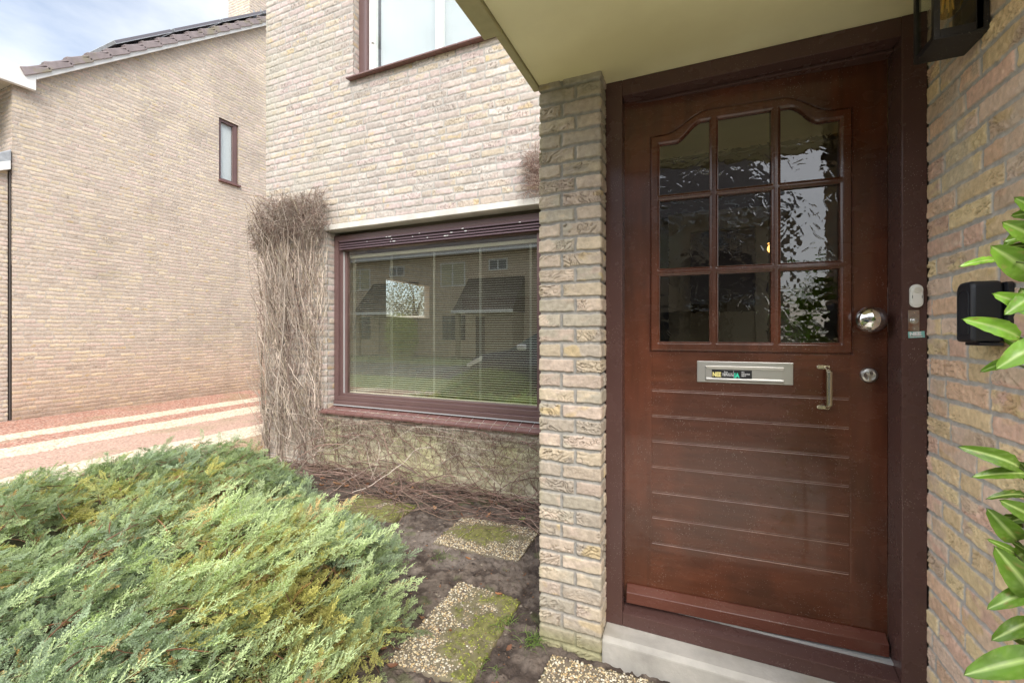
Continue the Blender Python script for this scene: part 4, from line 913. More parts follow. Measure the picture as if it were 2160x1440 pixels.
# upright wall clinging stems
n = 1000; x = rs.uniform(-4.15, -3.31, n) ; z = rs.uniform(G, 1.15, n)
p0 = np.stack([x, YW - .01 - rs.rand(n) * .05 - .05 * sst(.4, 1.2, z), z], -1); d0 = np.stack([rs.randn(n) * .25, rs.randn(n) * .08, np.ones(n)], -1)
P = walk(rs, p0, d0, 12, rs.uniform(.02, .055, n), .22, np.array([0, .0, .8]), .22); P[:, :, 0] = np.clip(P[:, :, 0], -4.20, -3.285 + rs.rand(n, 1) * .02); P[:, :, 2] = np.minimum(P[:, :, 2], 1.30 + rs.rand(n, 1) * .10)
parts.append(tubes(P, np.linspace(1, .5, 12)[None] * (.0015 + .0050 * rs.rand(n, 1) ** 2), 5, PALE, .4, rs))
# short wild twigs, outward
n = 1500; x = rs.uniform(-4.17, -3.30, n); z = rs.uniform(G, 1.30, n)
p0 = np.stack([x, YW - .02 - rs.rand(n) * .06, z], -1); lean = np.where(x < -4.0, -1.0, 0) * 1.2 + (x > -3.38) * -.2
d0 = np.stack([rs.randn(n) * .8 + lean, -np.abs(rs.randn(n)) * .55, rs.randn(n) * .5 + .35], -1)
P = walk(rs, p0, d0, 7, rs.uniform(.010, .024, n), .35); parts.append(tubes(P, np.linspace(1, .45, 7)[None] * rs.uniform(.0009, .0019, (n, 1)), 3, PALE + REDD, .3, rs))
# crown tuft at the top
n = 2100; x = rs.uniform(-4.20, -3.22, n); z = rs.uniform(.98, 1.33, n) - .10 * (x < -4.05) - .12 * rs.rand(n) * fbm(x * 5, x * 0 + 3, 6) 
p0 = np.stack([x, YW - .02 - rs.rand(n) * .14, z], -1)
d0 = np.stack([rs.randn(n) * .6 + np.where(x < -4.0, -.8, 0) + np.where(x > -3.4, .35, 0), -np.abs(rs.randn(n)) * .5, rs.randn(n) * .5 + .35 * (z > 1.15) - .2], -1)
P = walk(rs, p0, d0, 8, rs.uniform(.010, .022, n), .30); P[:, :, 2] = np.minimum(P[:, :, 2], 1.33 + .13 * fbm(x * 6, x * 0, 5)[:, None] + rs.rand(n, 1) ** 2 * .12); parts.append(tubes(P, np.linspace(1, .45, 8)[None] * rs.uniform(.0010, .0023, (n, 1)), 3, [tuple(v * .75 for v in c) for c in REDD + PALE], .35, rs))
# side sprigs beyond the corner
n = 420; z = rs.uniform(G + .1, 1.25, n); p0 = np.stack([np.full(n, -4.15), YW - rs.rand(n) * .05, z], -1); d0 = np.stack([-np.ones(n), -rs.rand(n) * .5, rs.randn(n) * .5 + .15], -1)
P = walk(rs, p0, d0, 9, rs.uniform(.010, .028, n), .28); parts.append(tubes(P, np.linspace(1, .4, 9)[None] * rs.uniform(.0009, .0017, (n, 1)), 3, REDD + PALE[:2], .3, rs))
build_twigs(parts, 'twigs', cr, off)
# the creeper under the window sill
cu = empty('low_creeper', (-2.2, YW, G), label='tangled leafless creeper under the window sill, its runners piled on the soil', cat='creeper'); off = (-2.2, YW, G)
parts = []; n = 420; x = rs.uniform(-3.35, -.66, n); ys_ = YW - .012 - rs.rand(n) * .03
p0 = np.stack([x, ys_, rs.uniform(G, -.85, n)], -1); d0 = np.stack([rs.randn(n) * .4, rs.randn(n) * .1, np.ones(n) * rs.choice([1, 1, -.6], n)], -1)
P = walk(rs, p0, d0, 11, rs.uniform(.02, .045, n), .28, np.array([0, .1, .6]), .12); P[:, :, 2] = np.minimum(P[:, :, 2], -.775); parts.append(tubes(P, np.linspace(1, .5, 11)[None] * rs.uniform(.001, .0028, (n, 1)), 4, PALE[:1] + REDD, .3, rs))
n = 1300; x = rs.uniform(-3.35, -.66, n); p0 = np.stack([x, YW - .01 - rs.rand(n) * .07, -.79 - rs.rand(n) ** 2.2 * .26 - .05 * fbm(x * 5, x * 0, 4)], -1); d0 = np.stack([rs.randn(n), -np.abs(rs.randn(n)) * .4, rs.randn(n) * .7 - .15], -1)
P = walk(rs, p0, d0, 8, rs.uniform(.009, .022, n), .32); P[:, :, 2] = np.minimum(P[:, :, 2], -.765); parts.append(tubes(P, np.linspace(1, .45, 8)[None] * rs.uniform(.0009, .0018, (n, 1)), 3, [tuple(v * .62 for v in c) for c in REDD], .4, rs))
# arching runners on the wall
n = 60; x = rs.uniform(-3.4, -.9, n); p0 = np.stack([x, YW - .02 - rs.rand(n) * .04, rs.uniform(G + .1, G + .50, n)], -1); d0 = np.stack([rs.choice([-1, 1], n) * 1., -.05 * np.ones(n), rs.randn(n) * .35], -1)
P = walk(rs, p0, d0, 20, rs.uniform(.03, .065, n), .16, np.array([0, .1, -.5]), .06); P[:, :, 0] = np.clip(P[:, :, 0], -4.05 + rs.rand(n, 1) * .5, -.65); P[:, :, 2] = np.minimum(P[:, :, 2], -.80); parts.append(tubes(P, np.linspace(1, .5, 20)[None] * rs.uniform(.0018, .0048, (n, 1)), 5, PALE[2:5] + REDD[:2], .3, rs))
# long runners on the ground
n = 300; x = rs.uniform(-3.5, -.75, n); p0 = np.stack([x, YW - .02 - rs.rand(n) ** 1.3 * .42 * np.clip((x + 3.9) / 1.6, .3, 1), G + .01 + rs.rand(n) * .10], -1); d0 = np.stack([rs.choice([-1, 1], n) * 1., rs.randn(n) * .30, rs.randn(n) * .14 + .06], -1)
P = walk(rs, p0, d0, 18, rs.uniform(.02, .055, n), .14, np.array([0, .0, -.6]), .06); P[:, :, 0] = np.clip(P[:, :, 0], -4.05 + rs.rand(n, 1) * .5, -.65); P[:, :, 2] = np.minimum(P[:, :, 2], G + .32); parts.append(tubes(P, np.linspace(1, .4, 18)[None] * rs.uniform(.0015, .0042, (n, 1)), 5, [tuple(v * .8 for v in c) for c in REDD] + [(.20, .135, .10), (.28, .20, .155), (.15, .10, .08)], .3, rs))
build_twigs(parts, 'twigs', cu, off)
# tuft beside the pier above the lintel
tf = empty('creeper_tuft', (-1.1, YW, 1.05), label='small tuft of bare reddish twigs between lintel and brick pier', cat='creeper'); off = (-1.1, YW, 1.05)
parts = []; n = 520; x = rs.uniform(-1.20, -1.02, n); z = rs.uniform(1.03, 1.36, n); p0 = np.stack([x, YW - .02 - rs.rand(n) * .07, z], -1); d0 = np.stack([rs.randn(n) * .5 - .5, -rs.rand(n) * .4, rs.randn(n) * .6 + .35], -1)
P = walk(rs, p0, d0, 8, rs.uniform(.010, .022, n), .3); parts.append(tubes(P, np.linspace(1, .45, 8)[None] * rs.uniform(.001, .0022, (n, 1)), 3, REDD + PALE[:2], .3, rs))
build_twigs(parts, 'twigs', tf, off); parts = []; sg = empty('creeper_sprigs', off, label='few thin twigs poking out past the left edge of the brick pier', cat='creeper')
n = 40; p0 = np.stack([rs.uniform(-.80, -.70, n), rs.uniform(1.9, 2.6, n), rs.uniform(-.5, .75, n)], -1); p0[:, 0] = -.665; d0 = np.stack([-np.ones(n), rs.randn(n) * .3, rs.randn(n) * .7], -1)
P = walk(rs, p0, d0, 8, rs.uniform(.006, .014, n), .4); parts.append(tubes(P, np.linspace(1, .4, 8)[None] * rs.uniform(.001, .0018, (n, 1)), 3, REDD, .3, rs))
build_twigs(parts, 'twigs', sg, off)

# ================================================================== JUNIPER
def spray_template(seed, L=.15, npair=11, w=.0020, bk=1.0):
    """one feathery juniper spray along +x, built of slim leaf-scales; returns quads as (k,4,3) and tip factor"""
    r = np.random.RandomState(seed); Q = []; K = []
    def axis(t): return np.array([L * t, .008 * sin(3 * t + seed), .035 * t * t * (-1 if seed % 3 else .6) + .012 * t])
    def blade(a, b_, wd, k):
        d = b_ - a; ln = np.linalg.norm(d) + 1e-9; up = np.array([r.randn() * .5, r.randn() * .5, 1.]); s_ = np.cross(d, up); s_ = s_ / (np.linalg.norm(s_) + 1e-9) * wd
        m = a + d * .45; lift = np.array([0, 0, wd * .5]); Q.append([a, m - s_ + lift, b_, m + s_ + lift]); K.append(k)
    N = 5
    for i in range(N): blade(axis(i / N), axis((i + 1.3) / N), w * .9, .15 + .5 * i / N)
    for i in range(npair):
        t = .10 + .88 * i / npair
        for sd in (-1, 1):
            if r.rand() < .08: continue
            a = axis(t + r.rand() * .03); bl = (.040 * (1 - t) ** .7 + .014) * r.uniform(.75, 1.2) * bk
            d = np.array([cos(.75), sd * sin(.75), r.randn() * .28 + .12]); d /= np.linalg.norm(d); e = a + d * bl + np.array([bl * .25, 0, 0])
            blade(a, e, w * .8, .3 + .4 * t)
            m = 4 if bl > .032 else 3
            for j in range(m):
                tt = .25 + .72 * j / m; pa = a + (e - a) * tt
                for s2 in (-1, 1):
                    dd = d * .85 + s2 * np.array([-d[1], d[0], 0]) * .75 + np.array([.3, 0, r.randn() * .45]); dd /= np.linalg.norm(dd)
                    blade(pa, pa + dd * r.uniform(.007, .012) * (1.15 - .4 * tt), w * .95, .45 + .5 * tt)
    blade(axis(.95), axis(1.1), w, 1.0)
    return np.array(Q), np.array(K)
TPL = [spray_template(i + 1, L=.10 + .015 * (i % 3), npair=9, w=.0017, bk=.70) for i in range(7)]
LONG = [spray_template(20 + i, L=.24, npair=15, w=.0018) for i in range(3)]
POLY = np.array([(-1.02, .50), (-1.17, 1.10), (-1.31, 1.55), (-1.57, 1.92), (-2.05, 2.15), (-2.55, 2.20), (-3.0, 2.56), (-3.6, 2.70), (-4.25, 2.40), (-4.55, 1.9), (-4.6, 1.1), (-4.3, .2), (-2.6, .05), (-1.4, .25)])
def inpoly(x, y):
    c = np.zeros(x.shape, bool); n = len(POLY)
    for i in range(n):
        x1, y1 = POLY[i]; x2, y2 = POLY[i - 1]
        with np.errstate(divide='ignore', invalid='ignore'): c ^= ((y1 > y) != (y2 > y)) & (x < (x2 - x1) * (y - y1) / (y2 - y1 + 1e-12) + x1)
    return c
def edged(x, y):
    d = np.full(x.shape, 9.)
    for i in range(len(POLY)):
        a = POLY[i - 1]; b_ = POLY[i]; ab = b_ - a; t = np.clip(((x - a[0]) * ab[0] + (y - a[1]) * ab[1]) / (ab @ ab), 0, 1)
        d = np.minimum(d, np.hypot(x - a[0] - ab[0] * t, y - a[1] - ab[1] * t))
    return d
def hgt(x, y):
    e = edged(x, y) * np.where(inpoly(x, y), 1, -1)
    return (.06 + .26 * sst(-.02, .35, e) + .16 * sst(.3, 1.1, e) + .05 * sst(1.6, 2.5, y) * sst(.1, .4, e)) * (.22 + 1.40 * fbm(x * 3.1 + 3, y * 3.1, 17, 3)) * sst(-.12, .04, e) * (1 - .20 * sst(-3.3, -4.1, x))
rs = np.random.RandomState(33)
ju = empty('juniper', (-2.6, 1.4, G), label='wide spreading juniper bush with feathery blue green branches filling the left foreground', cat='shrub')
JO = np.array((-2.6, 1.4, G))
nb = 1650; bx = []; by = []
while len(bx) < nb:
    x, y = rs.uniform(-4.65, -.95), rs.uniform(.0, 2.68)
    if inpoly(np.array([x]), np.array([y]))[0]: bx.append(x); by.append(y)
bx = np.array(bx); by = np.array(by)
base_az = .62 + .55 * (fbm(bx * .9, by * .9, 19, 2) - .5) * 4.8 + rs.randn(nb) * .80
base_az = np.where(edged(bx, by) < .28, base_az + rs.randn(nb) * .4, base_az)
layer = rs.rand(nb) ** .6
hs = hgt(bx, by); tone = fbm(bx * 1.6, by * 1.6, 23, 3) + rs.randn(nb) * .09
BL = rs.uniform(.16, .42, nb)
inst = []; boughs = []
kinds = []
for i in range(nb):
    az = base_az[i]; L_ = BL[i]; d = np.array([cos(az), sin(az)]); p0 = np.array([bx[i], by[i]]) - d * L_ * .5; z0 = hs[i] * layer[i] * .75
    rise = rs.uniform(.02, .13)
    pts = []
    for k in range(8):
        t = k / 7; q2 = p0 + d * L_ * t + np.array([-d[1], d[0]]) * .05 * sin(t * 3 + i); zz = z0 + rise * sin(min(t * 1.5, 1.35) * 1.57) - .02 * t
        lim = hgt(q2[0:1], q2[1:2])[0]; zz = min(zz, lim * 1.05 + .02); pts.append([q2[0], q2[1], max(zz, .02)])
    pts = np.array(pts); boughs.append(pts)
    ns_ = int(5 + 26 * L_)
    for k in range(ns_):
        t = .15 + .85 * (k + rs.rand() * .6) / ns_; f_ = min(t, .999) * 7; j = int(f_); q = pts[j] + (pts[j + 1] - pts[j]) * (f_ - j)
        sd = (k % 2) * 2 - 1; a = az + sd * rs.uniform(.15, 1.15) * (1.1 - .6 * t)
        inst.append((q[0], q[1], q[2] + rs.rand() * .03, a, rs.normal(.32, .42), rs.uniform(-.9, .9), rs.uniform(.62, 1.05) * (1.05 - .25 * t), tone[i] + rs.randn() * .03, layer[i]))
inst = np.array(inst)
def place(inst, tpls, rs, palette_shift=0):
    V = []; C = []
    which = rs.randint(0, len(tpls), len(inst))
    for ti, (Q, K) in enumerate(tpls):
        M_ = inst[which == ti]
        if not len(M_): continue
        a, e, r_, s_ = M_[:, 3], M_[:, 4], M_[:, 5], M_[:, 6]
        ca, sa, ce, se, cr_, sr = np.cos(a), np.sin(a), np.cos(e), np.sin(e), np.cos(r_), np.sin(r_)
        X = np.stack([ca * ce, sa * ce, se], -1); Z0 = np.stack([-ca * se, -sa * se, ce], -1); Y0 = np.cross(Z0, X); Yv = Y0 * cr_[:, None] + Z0 * sr[:, None]; Zv = -Y0 * sr[:, None] + Z0 * cr_[:, None]
        Rm = np.stack([X, Yv, Zv], 1) * s_[:, None, None]
        W_ = np.einsum('kcj,mji->mkci', Q, Rm) + M_[:, None, None, :3]
        tn = M_[:, 7]; yel = sst(.63, .73, tn)[:, None]; blue = sst(.50, .38, tn)[:, None]
        g = np.array([.290, .355, .180]); bcol = np.array([.285, .355, .235]); ycol = np.array([.450, .415, .135])
        c = g + (bcol - g) * blue; c = c + (ycol - c) * yel
        brn = ((rs.rand(len(M_)) < .02) | ((vn(M_[:, 0] * 5, M_[:, 1] * 5, 29) > .86) & (rs.rand(len(M_)) < .45)))[:, None]; c = np.where(brn, np.array([.36, .22, .09]), c)
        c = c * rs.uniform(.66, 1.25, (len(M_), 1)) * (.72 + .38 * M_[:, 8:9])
        k_ = K[None, :, None]; cc = c[:, None, :] * (.40 + 1.05 * k_) + np.array([.07, .08, .04]) * np.clip(k_ - .5, 0, 1) * 1.2 + palette_shift * np.array([.17, .18, .11])  # inner shade painted into the spray bases, tips kept paler
        cc = np.repeat(cc[:, :, None, :], 4, axis=2)
        V.append(W_.reshape(-1, 3)); C.append(cc.reshape(-1, 3))
    V = np.concatenate(V); C = np.concatenate(C); return V, np.arange(len(V)).reshape(-1, 4), C
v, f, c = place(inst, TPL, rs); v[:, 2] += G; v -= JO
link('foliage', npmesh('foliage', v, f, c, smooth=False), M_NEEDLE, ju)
# pale whippy shoots in front
nw_ = 300; xy = []
while len(xy) < nw_:
    x, y = rs.normal(-1.75, .55), rs.normal(1.25, .42)
    if inpoly(np.array([x]), np.array([y]))[0]: xy.append((x, y))
xy = np.array(xy); whips = np.zeros((nw_, 9)); whips[:, 0] = xy[:, 0]; whips[:, 1] = xy[:, 1]; whips[:, 2] = hgt(xy[:, 0], xy[:, 1]) * rs.uniform(.65, 1.0, nw_); whips[:, 3] = .72 + rs.randn(nw_) * .50; whips[:, 4] = rs.uniform(.2, .85, nw_); whips[:, 5] = rs.uniform(-.6, .6, nw_)
whips[:, 6] = rs.uniform(.7, 1.15, nw_); whips[:, 7] = rs.uniform(.45, .64, nw_); whips[:, 8] = 1
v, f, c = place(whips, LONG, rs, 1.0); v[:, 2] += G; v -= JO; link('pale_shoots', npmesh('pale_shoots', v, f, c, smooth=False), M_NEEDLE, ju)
B_ = np.array(boughs); B_[:, :, 2] += G - .004; B_ -= JO
v, f, c = tubes(B_, np.linspace(1, .35, 8)[None] * rs.uniform(.002, .0042, (nb, 1)), 4, [(.20, .10, .06), (.28, .16, .09), (.16, .09, .06)], .3, rs)
link('branches', npmesh('branches', v, f, c), M_BARK, ju)
# inner mass of old dead foliage
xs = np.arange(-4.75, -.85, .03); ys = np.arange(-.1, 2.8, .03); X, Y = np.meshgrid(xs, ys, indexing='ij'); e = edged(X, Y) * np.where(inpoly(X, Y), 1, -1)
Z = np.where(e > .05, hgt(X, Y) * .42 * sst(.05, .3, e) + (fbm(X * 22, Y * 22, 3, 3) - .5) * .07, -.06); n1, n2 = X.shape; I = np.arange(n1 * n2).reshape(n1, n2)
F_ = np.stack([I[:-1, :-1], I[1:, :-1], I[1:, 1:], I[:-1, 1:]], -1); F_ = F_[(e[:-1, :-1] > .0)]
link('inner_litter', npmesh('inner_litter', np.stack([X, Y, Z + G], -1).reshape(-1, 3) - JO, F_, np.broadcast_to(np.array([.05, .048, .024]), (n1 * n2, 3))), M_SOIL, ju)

# ================================================================== LAUREL by the porch wall
lr = empty('laurel_shrub', (.74, .93, G), label='glossy green laurel shrub growing at the right edge before the porch wall', cat='shrub'); LO = np.array((.74, .93, G))
def rayp(px, py, t):
    a = (px - 1080) / 909; C_, S_ = .917, .399; return np.array([(C_ * a - S_) * t, (S_ * a + C_) * t, (700 - py) / 909 * t])
def leaf_mesh(base, tip, width, nrm, bend, rs, tone):
    base = np.array(base); tip = np.array(tip); d = tip - base; L_ = np.linalg.norm(d); X = d / L_; nrm = np.array(nrm, float); nrm -= X * (nrm @ X); nrm /= np.linalg.norm(nrm); Y = np.cross(nrm, X)
    n1, n2 = 15, 9; V = np.zeros((n1, n2, 3)); C = np.zeros((n1, n2, 3))
    for i in range(n1):
        t = i / (n1 - 1); w = width * .5 * (sin(pi * min(t * 1.0, 1) ** .88) ** .62 if 0 < t < 1 else .012)
        for j in range(n2):
            s_ = (j / (n2 - 1) - .5) * 2; z = abs(s_) ** 1.3 * w * .30 - bend * sin(pi * t) * -1 * L_ * .12 - bend * t * t * L_ * .18 + .0018 * sin(t * 34 + abs(s_) * 5) * abs(s_)
            V[i, j] = base + X * (L_ * t) + Y * (s_ * w) + nrm * z
            vein = 1.0 if j == n2 // 2 else 0.
            sv = max(0, cos((t * 9 - abs(s_) * 1.1) * 2 * pi)) ** 10 * .35
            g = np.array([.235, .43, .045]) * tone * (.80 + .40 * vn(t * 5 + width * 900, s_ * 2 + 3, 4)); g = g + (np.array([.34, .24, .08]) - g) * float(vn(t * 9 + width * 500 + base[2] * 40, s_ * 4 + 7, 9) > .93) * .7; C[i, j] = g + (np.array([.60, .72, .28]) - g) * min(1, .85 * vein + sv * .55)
    # a small thickness: a second skin underneath
    V2 = V - nrm * .0007
    I = np.arange(n1 * n2).reshape(n1, n2); Fq = np.stack([I[:-1, :-1], I[1:, :-1], I[1:, 1:], I[:-1, 1:]], -1).reshape(-1, 4)
    return np.concatenate([V.reshape(-1, 3), V2.reshape(-1, 3)]), np.concatenate([Fq, Fq[:, ::-1] + n1 * n2]), np.concatenate([C.reshape(-1, 3), C.reshape(-1, 3) * np.array([1.1, 1.0, 1.2])])
rs = np.random.RandomState(8)
LV = [ # tip px, base px, width m, normal bias, depth t, tone
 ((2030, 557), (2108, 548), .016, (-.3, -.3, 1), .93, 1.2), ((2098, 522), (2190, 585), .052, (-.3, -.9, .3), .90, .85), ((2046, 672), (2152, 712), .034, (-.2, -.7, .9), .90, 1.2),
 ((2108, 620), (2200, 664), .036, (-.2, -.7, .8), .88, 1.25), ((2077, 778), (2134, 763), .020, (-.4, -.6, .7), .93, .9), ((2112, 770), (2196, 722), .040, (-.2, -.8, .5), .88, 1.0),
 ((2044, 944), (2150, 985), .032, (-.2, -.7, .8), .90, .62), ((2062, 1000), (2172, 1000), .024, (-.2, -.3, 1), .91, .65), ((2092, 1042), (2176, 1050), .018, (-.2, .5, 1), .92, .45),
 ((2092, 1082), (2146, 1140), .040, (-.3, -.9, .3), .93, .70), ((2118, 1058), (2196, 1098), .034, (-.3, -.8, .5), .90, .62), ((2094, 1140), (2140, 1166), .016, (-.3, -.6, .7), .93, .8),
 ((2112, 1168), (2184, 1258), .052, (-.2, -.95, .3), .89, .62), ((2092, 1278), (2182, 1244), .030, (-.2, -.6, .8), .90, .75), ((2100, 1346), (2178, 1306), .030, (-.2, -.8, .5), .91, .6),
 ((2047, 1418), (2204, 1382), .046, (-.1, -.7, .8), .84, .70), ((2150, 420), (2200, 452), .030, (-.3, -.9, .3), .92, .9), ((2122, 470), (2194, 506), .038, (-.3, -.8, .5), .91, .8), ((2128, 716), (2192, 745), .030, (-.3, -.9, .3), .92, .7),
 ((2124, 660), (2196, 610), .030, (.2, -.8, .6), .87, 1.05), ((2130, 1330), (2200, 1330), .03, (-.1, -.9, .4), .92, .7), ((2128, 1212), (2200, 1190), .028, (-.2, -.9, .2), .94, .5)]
for _ in range(20):
    y_ = (rs.uniform(430, 790) if rs.rand() < .45 else rs.uniform(945, 1430)); x_ = rs.uniform(2118, 2165); ang = rs.uniform(-.9, .9); l_ = rs.uniform(42, 80)
    LV.append(((x_, y_), (x_ + l_ * cos(ang), y_ + l_ * sin(ang)), rs.uniform(.018, .030), (rs.randn() * .5, -.5, rs.randn() * .5), rs.uniform(.93, 1.0), rs.uniform(.45, 1.1)))
parts = []
stem_pts = [rayp(2215, y, .90) for y in (1440, 1250, 1050, 850, 700, 560, 440)]
for tip, bs, w, nr, t, tn in LV:
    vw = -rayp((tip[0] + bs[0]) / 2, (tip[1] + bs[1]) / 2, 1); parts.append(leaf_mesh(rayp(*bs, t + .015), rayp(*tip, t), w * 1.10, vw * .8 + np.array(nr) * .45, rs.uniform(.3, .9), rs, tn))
for _ in range(170):   # the rest of the shrub, beyond the frame
    z = rs.uniform(G + .05, .45); b_ = np.array([rs.uniform(.60, .84), rs.uniform(.55, 1.0), z])
    if b_[0] / (b_[1] + .0) < .53: continue
    a = rs.uniform(0, 2 * pi); d = np.array([cos(a), sin(a), rs.uniform(-.2, .5)]); ln = rs.uniform(.07, .11); e = b_ + d * ln
    if e[0] > .66 and e[1] > .86: continue
    if (e[0] * .917 + e[1] * .399) / (-.399 * e[0] + .917 * e[1] + 1e-6) < 1.19: continue
    parts.append(leaf_mesh(b_, e, rs.uniform(.028, .042), (rs.randn() * .3, -.5, .8), rs.uniform(.3, 1), rs, rs.uniform(.6, 1.1)))
v, f, c = join(parts); link('leaves', npmesh('leaves', v - LO, f, c), M_LAUREL, lr)
s = MB()
for k in range(3):
    x0, y0 = .66 + k * .06, .98 - k * .17; s.tube([tuple(np.array([x0 + .015 * sin(i * 1.3 + k), y0 + .015 * cos(i + k), G - .03 + i * .26]) - LO) for i in range(7 if k else 7)], [.010 - .001 * i for i in range(7)], 7)
for tip, bs, w, nr, t, tn in LV:
    b_ = rayp(*bs, t + .015); root = np.array([.655, .985, b_[2] - .06]); s.tube([tuple(root - LO), tuple((root * .4 + b_ * .6) + np.array([0, 0, -.01]) - LO), tuple(b_ - LO)], [.0035, .0028, .0018], 5)
s.build('stems', pbr('laurel_stem', (.16, .20, .06), rough=.6), lr, smooth=True)

# ================================================================== fallen leaves, weeds
def dead_leaf(seed, col):
    r = np.random.RandomState(seed); n1, n2 = 9, 5; V = np.zeros((n1, n2, 3)); w0 = r.uniform(.32, .55)
    for i in range(n1):
        t = i / (n1 - 1); w = w0 * sin(pi * t ** .9) * (1 + .25 * sin(i * 2.4)) + .02
        for j in range(n2): s_ = (j / 2 - 1); V[i, j] = (t - .5, s_ * w * .5, .16 * s_ * s_ * r.uniform(.4, 1) + .22 * (t - .5) ** 2 * 2 + r.randn() * .015)
    I = np.arange(n1 * n2).reshape(n1, n2); F_ = np.stack([I[:-1, :-1], I[1:, :-1], I[1:, 1:], I[:-1, 1:]], -1).reshape(-1, 4)
    me = npmesh('fallen_leaf', V.reshape(-1, 3), F_, np.broadcast_to(np.array(col), (n1 * n2, 3))); me.materials.append(M_DEADLEAF); return me
LM = [(dead_leaf(1, (.30, .13, .05)), 'small orange brown fallen leaf lying on the dark soil of the bed'), (dead_leaf(2, (.17, .075, .04)), 'small dark brown fallen leaf lying on the soil of the bed'), (dead_leaf(3, (.36, .20, .10)), 'small light tan fallen leaf lying among the creeper runners')]
rs = np.random.RandomState(17)
spots = [(-2.86, 2.80, .060, 2), (-2.95, 2.72, .045, 0), (-3.0, 2.62, .04, 0), (-1.0, 1.62, .03, 0), (-.70, 1.42, .05, 1), (-1.22, 1.42, .045, 1), (-1.28, 1.33, .05, 0), (-1.10, 1.36, .04, 1), (-1.22, 2.17, .028, 0), (-.92, 1.95, .03, 0), (-.86, 2.15, .025, 1), (-.72, 1.62, .03, 1)]
for _ in range(40): spots.append((rs.uniform(-3.2, -.72), 3.02 - rs.rand() ** 1.5 * .34, rs.uniform(.022, .045), rs.choice([0, 0, 1, 2])))
for i, (x, y, sz, k) in enumerate(spots):
    o = bpy.data.objects.new('fallen_leaf', LM[k][0]); COL.objects.link(o)
    o.location = (x, y, G + .016 + rs.rand() * .015); o.rotation_euler = (rs.randn() * .35, rs.randn() * .35, rs.rand() * 6.28); o.scale = (sz * 1.3,) * 3
    if i == 0: tag(o, 'largest pale tan fallen leaf on the soil at the foot of the corner creeper', 'leaf', 'fallen leaves on the bed')
    elif i == 4: tag(o, 'curled dark red brown leaf on the soil right of the large foreground slab', 'leaf', 'fallen leaves on the bed')
    else:
        where = 'near the pier' if x > -1.35 else 'below the window middle' if x > -2.2 else 'below the window left' if x > -2.9 else 'by the corner creeper'
        far = 'among wall runners' if y > 2.88 else 'on open soil'
        tag(o, ['orange brown', 'dark brown', 'light tan'][k] + ' fallen leaf ' + far + ', ' + where, 'leaf', 'fallen leaves on the bed')
def grass(name, loc, n, h, spread, label, col):
    r = np.random.RandomState(int(abs(loc[0] * 1000)) % 999); p0 = np.stack([r.randn(n) * spread, r.randn(n) * spread, np.zeros(n)], -1); d0 = np.stack([r.randn(n) * .5, r.randn(n) * .5, np.ones(n)], -1)
    D = d0 / np.linalg.norm(d0, axis=1, keepdims=True); P = np.zeros((n, 6, 3)); P[:, 0] = p0; hh = h * r.uniform(.5, 1.1, n)
    for k in range(1, 6): D = D + np.stack([d0[:, 0] * .25, d0[:, 1] * .25, -np.ones(n) * .25], -1); D /= np.linalg.norm(D, axis=1, keepdims=True); P[:, k] = P[:, k - 1] + D * hh[:, None] / 5
    v, f, c = tubes(P, np.array([1, 1, .9, .7, .4, .1])[None] * r.uniform(.0009, .0016, (n, 1)), 3, col, .25, r)
    o = link(name, npmesh(name, v, f, c), M_NEEDLE); o.location = loc; tag(o, label, 'weed', 'weeds in the bed'); return o
GC = [(.15, .23, .05), (.20, .27, .07), (.11, .19, .04)]
grass('grass_tuft', (-.66, 1.74, G), 75, .07, .022, 'bright grass tuft at the foot of the brick pier', GC)
grass('grass_tuft', (-.80, 1.80, G), 30, .07, .03, 'thin grass tuft on the soil right of the large mossy slab', GC)
grass('grass_tuft', (-.76, 1.50, G), 22, .05, .03, 'sparse low grass at the near right corner of the large slab', GC)
grass('grass_tuft', (-1.38, 2.16, G), 26, .04, .03, 'small grass tuft on the bare soil between the two main slabs', GC)
for i, (x, y, sz) in enumerate([(-.70, 2.06, .030), (-1.14, 2.80, .030), (-.68, 1.93, .02)]):
    v, f, c = join([leaf_mesh((0, 0, .2), (cos(a) * .9, sin(a) * .9, .55 + .2 * sin(a * 3)), .5, (0, 0, 1), .6, rs, .95) for a in np.linspace(0, 6.28, 7)[:-1] + i])
    o = link('seedling', npmesh('seedling', v, f, c), M_LAUREL); o.scale = (sz,) * 3; o.location = (x, y, G + .01); tag(o, ['tiny green seedling on the soil close to the pier', 'tiny green seedling among the runners under the window', 'smallest green seedling at the pier side nearer the doorstep'][i], 'weed', 'weeds in the bed')

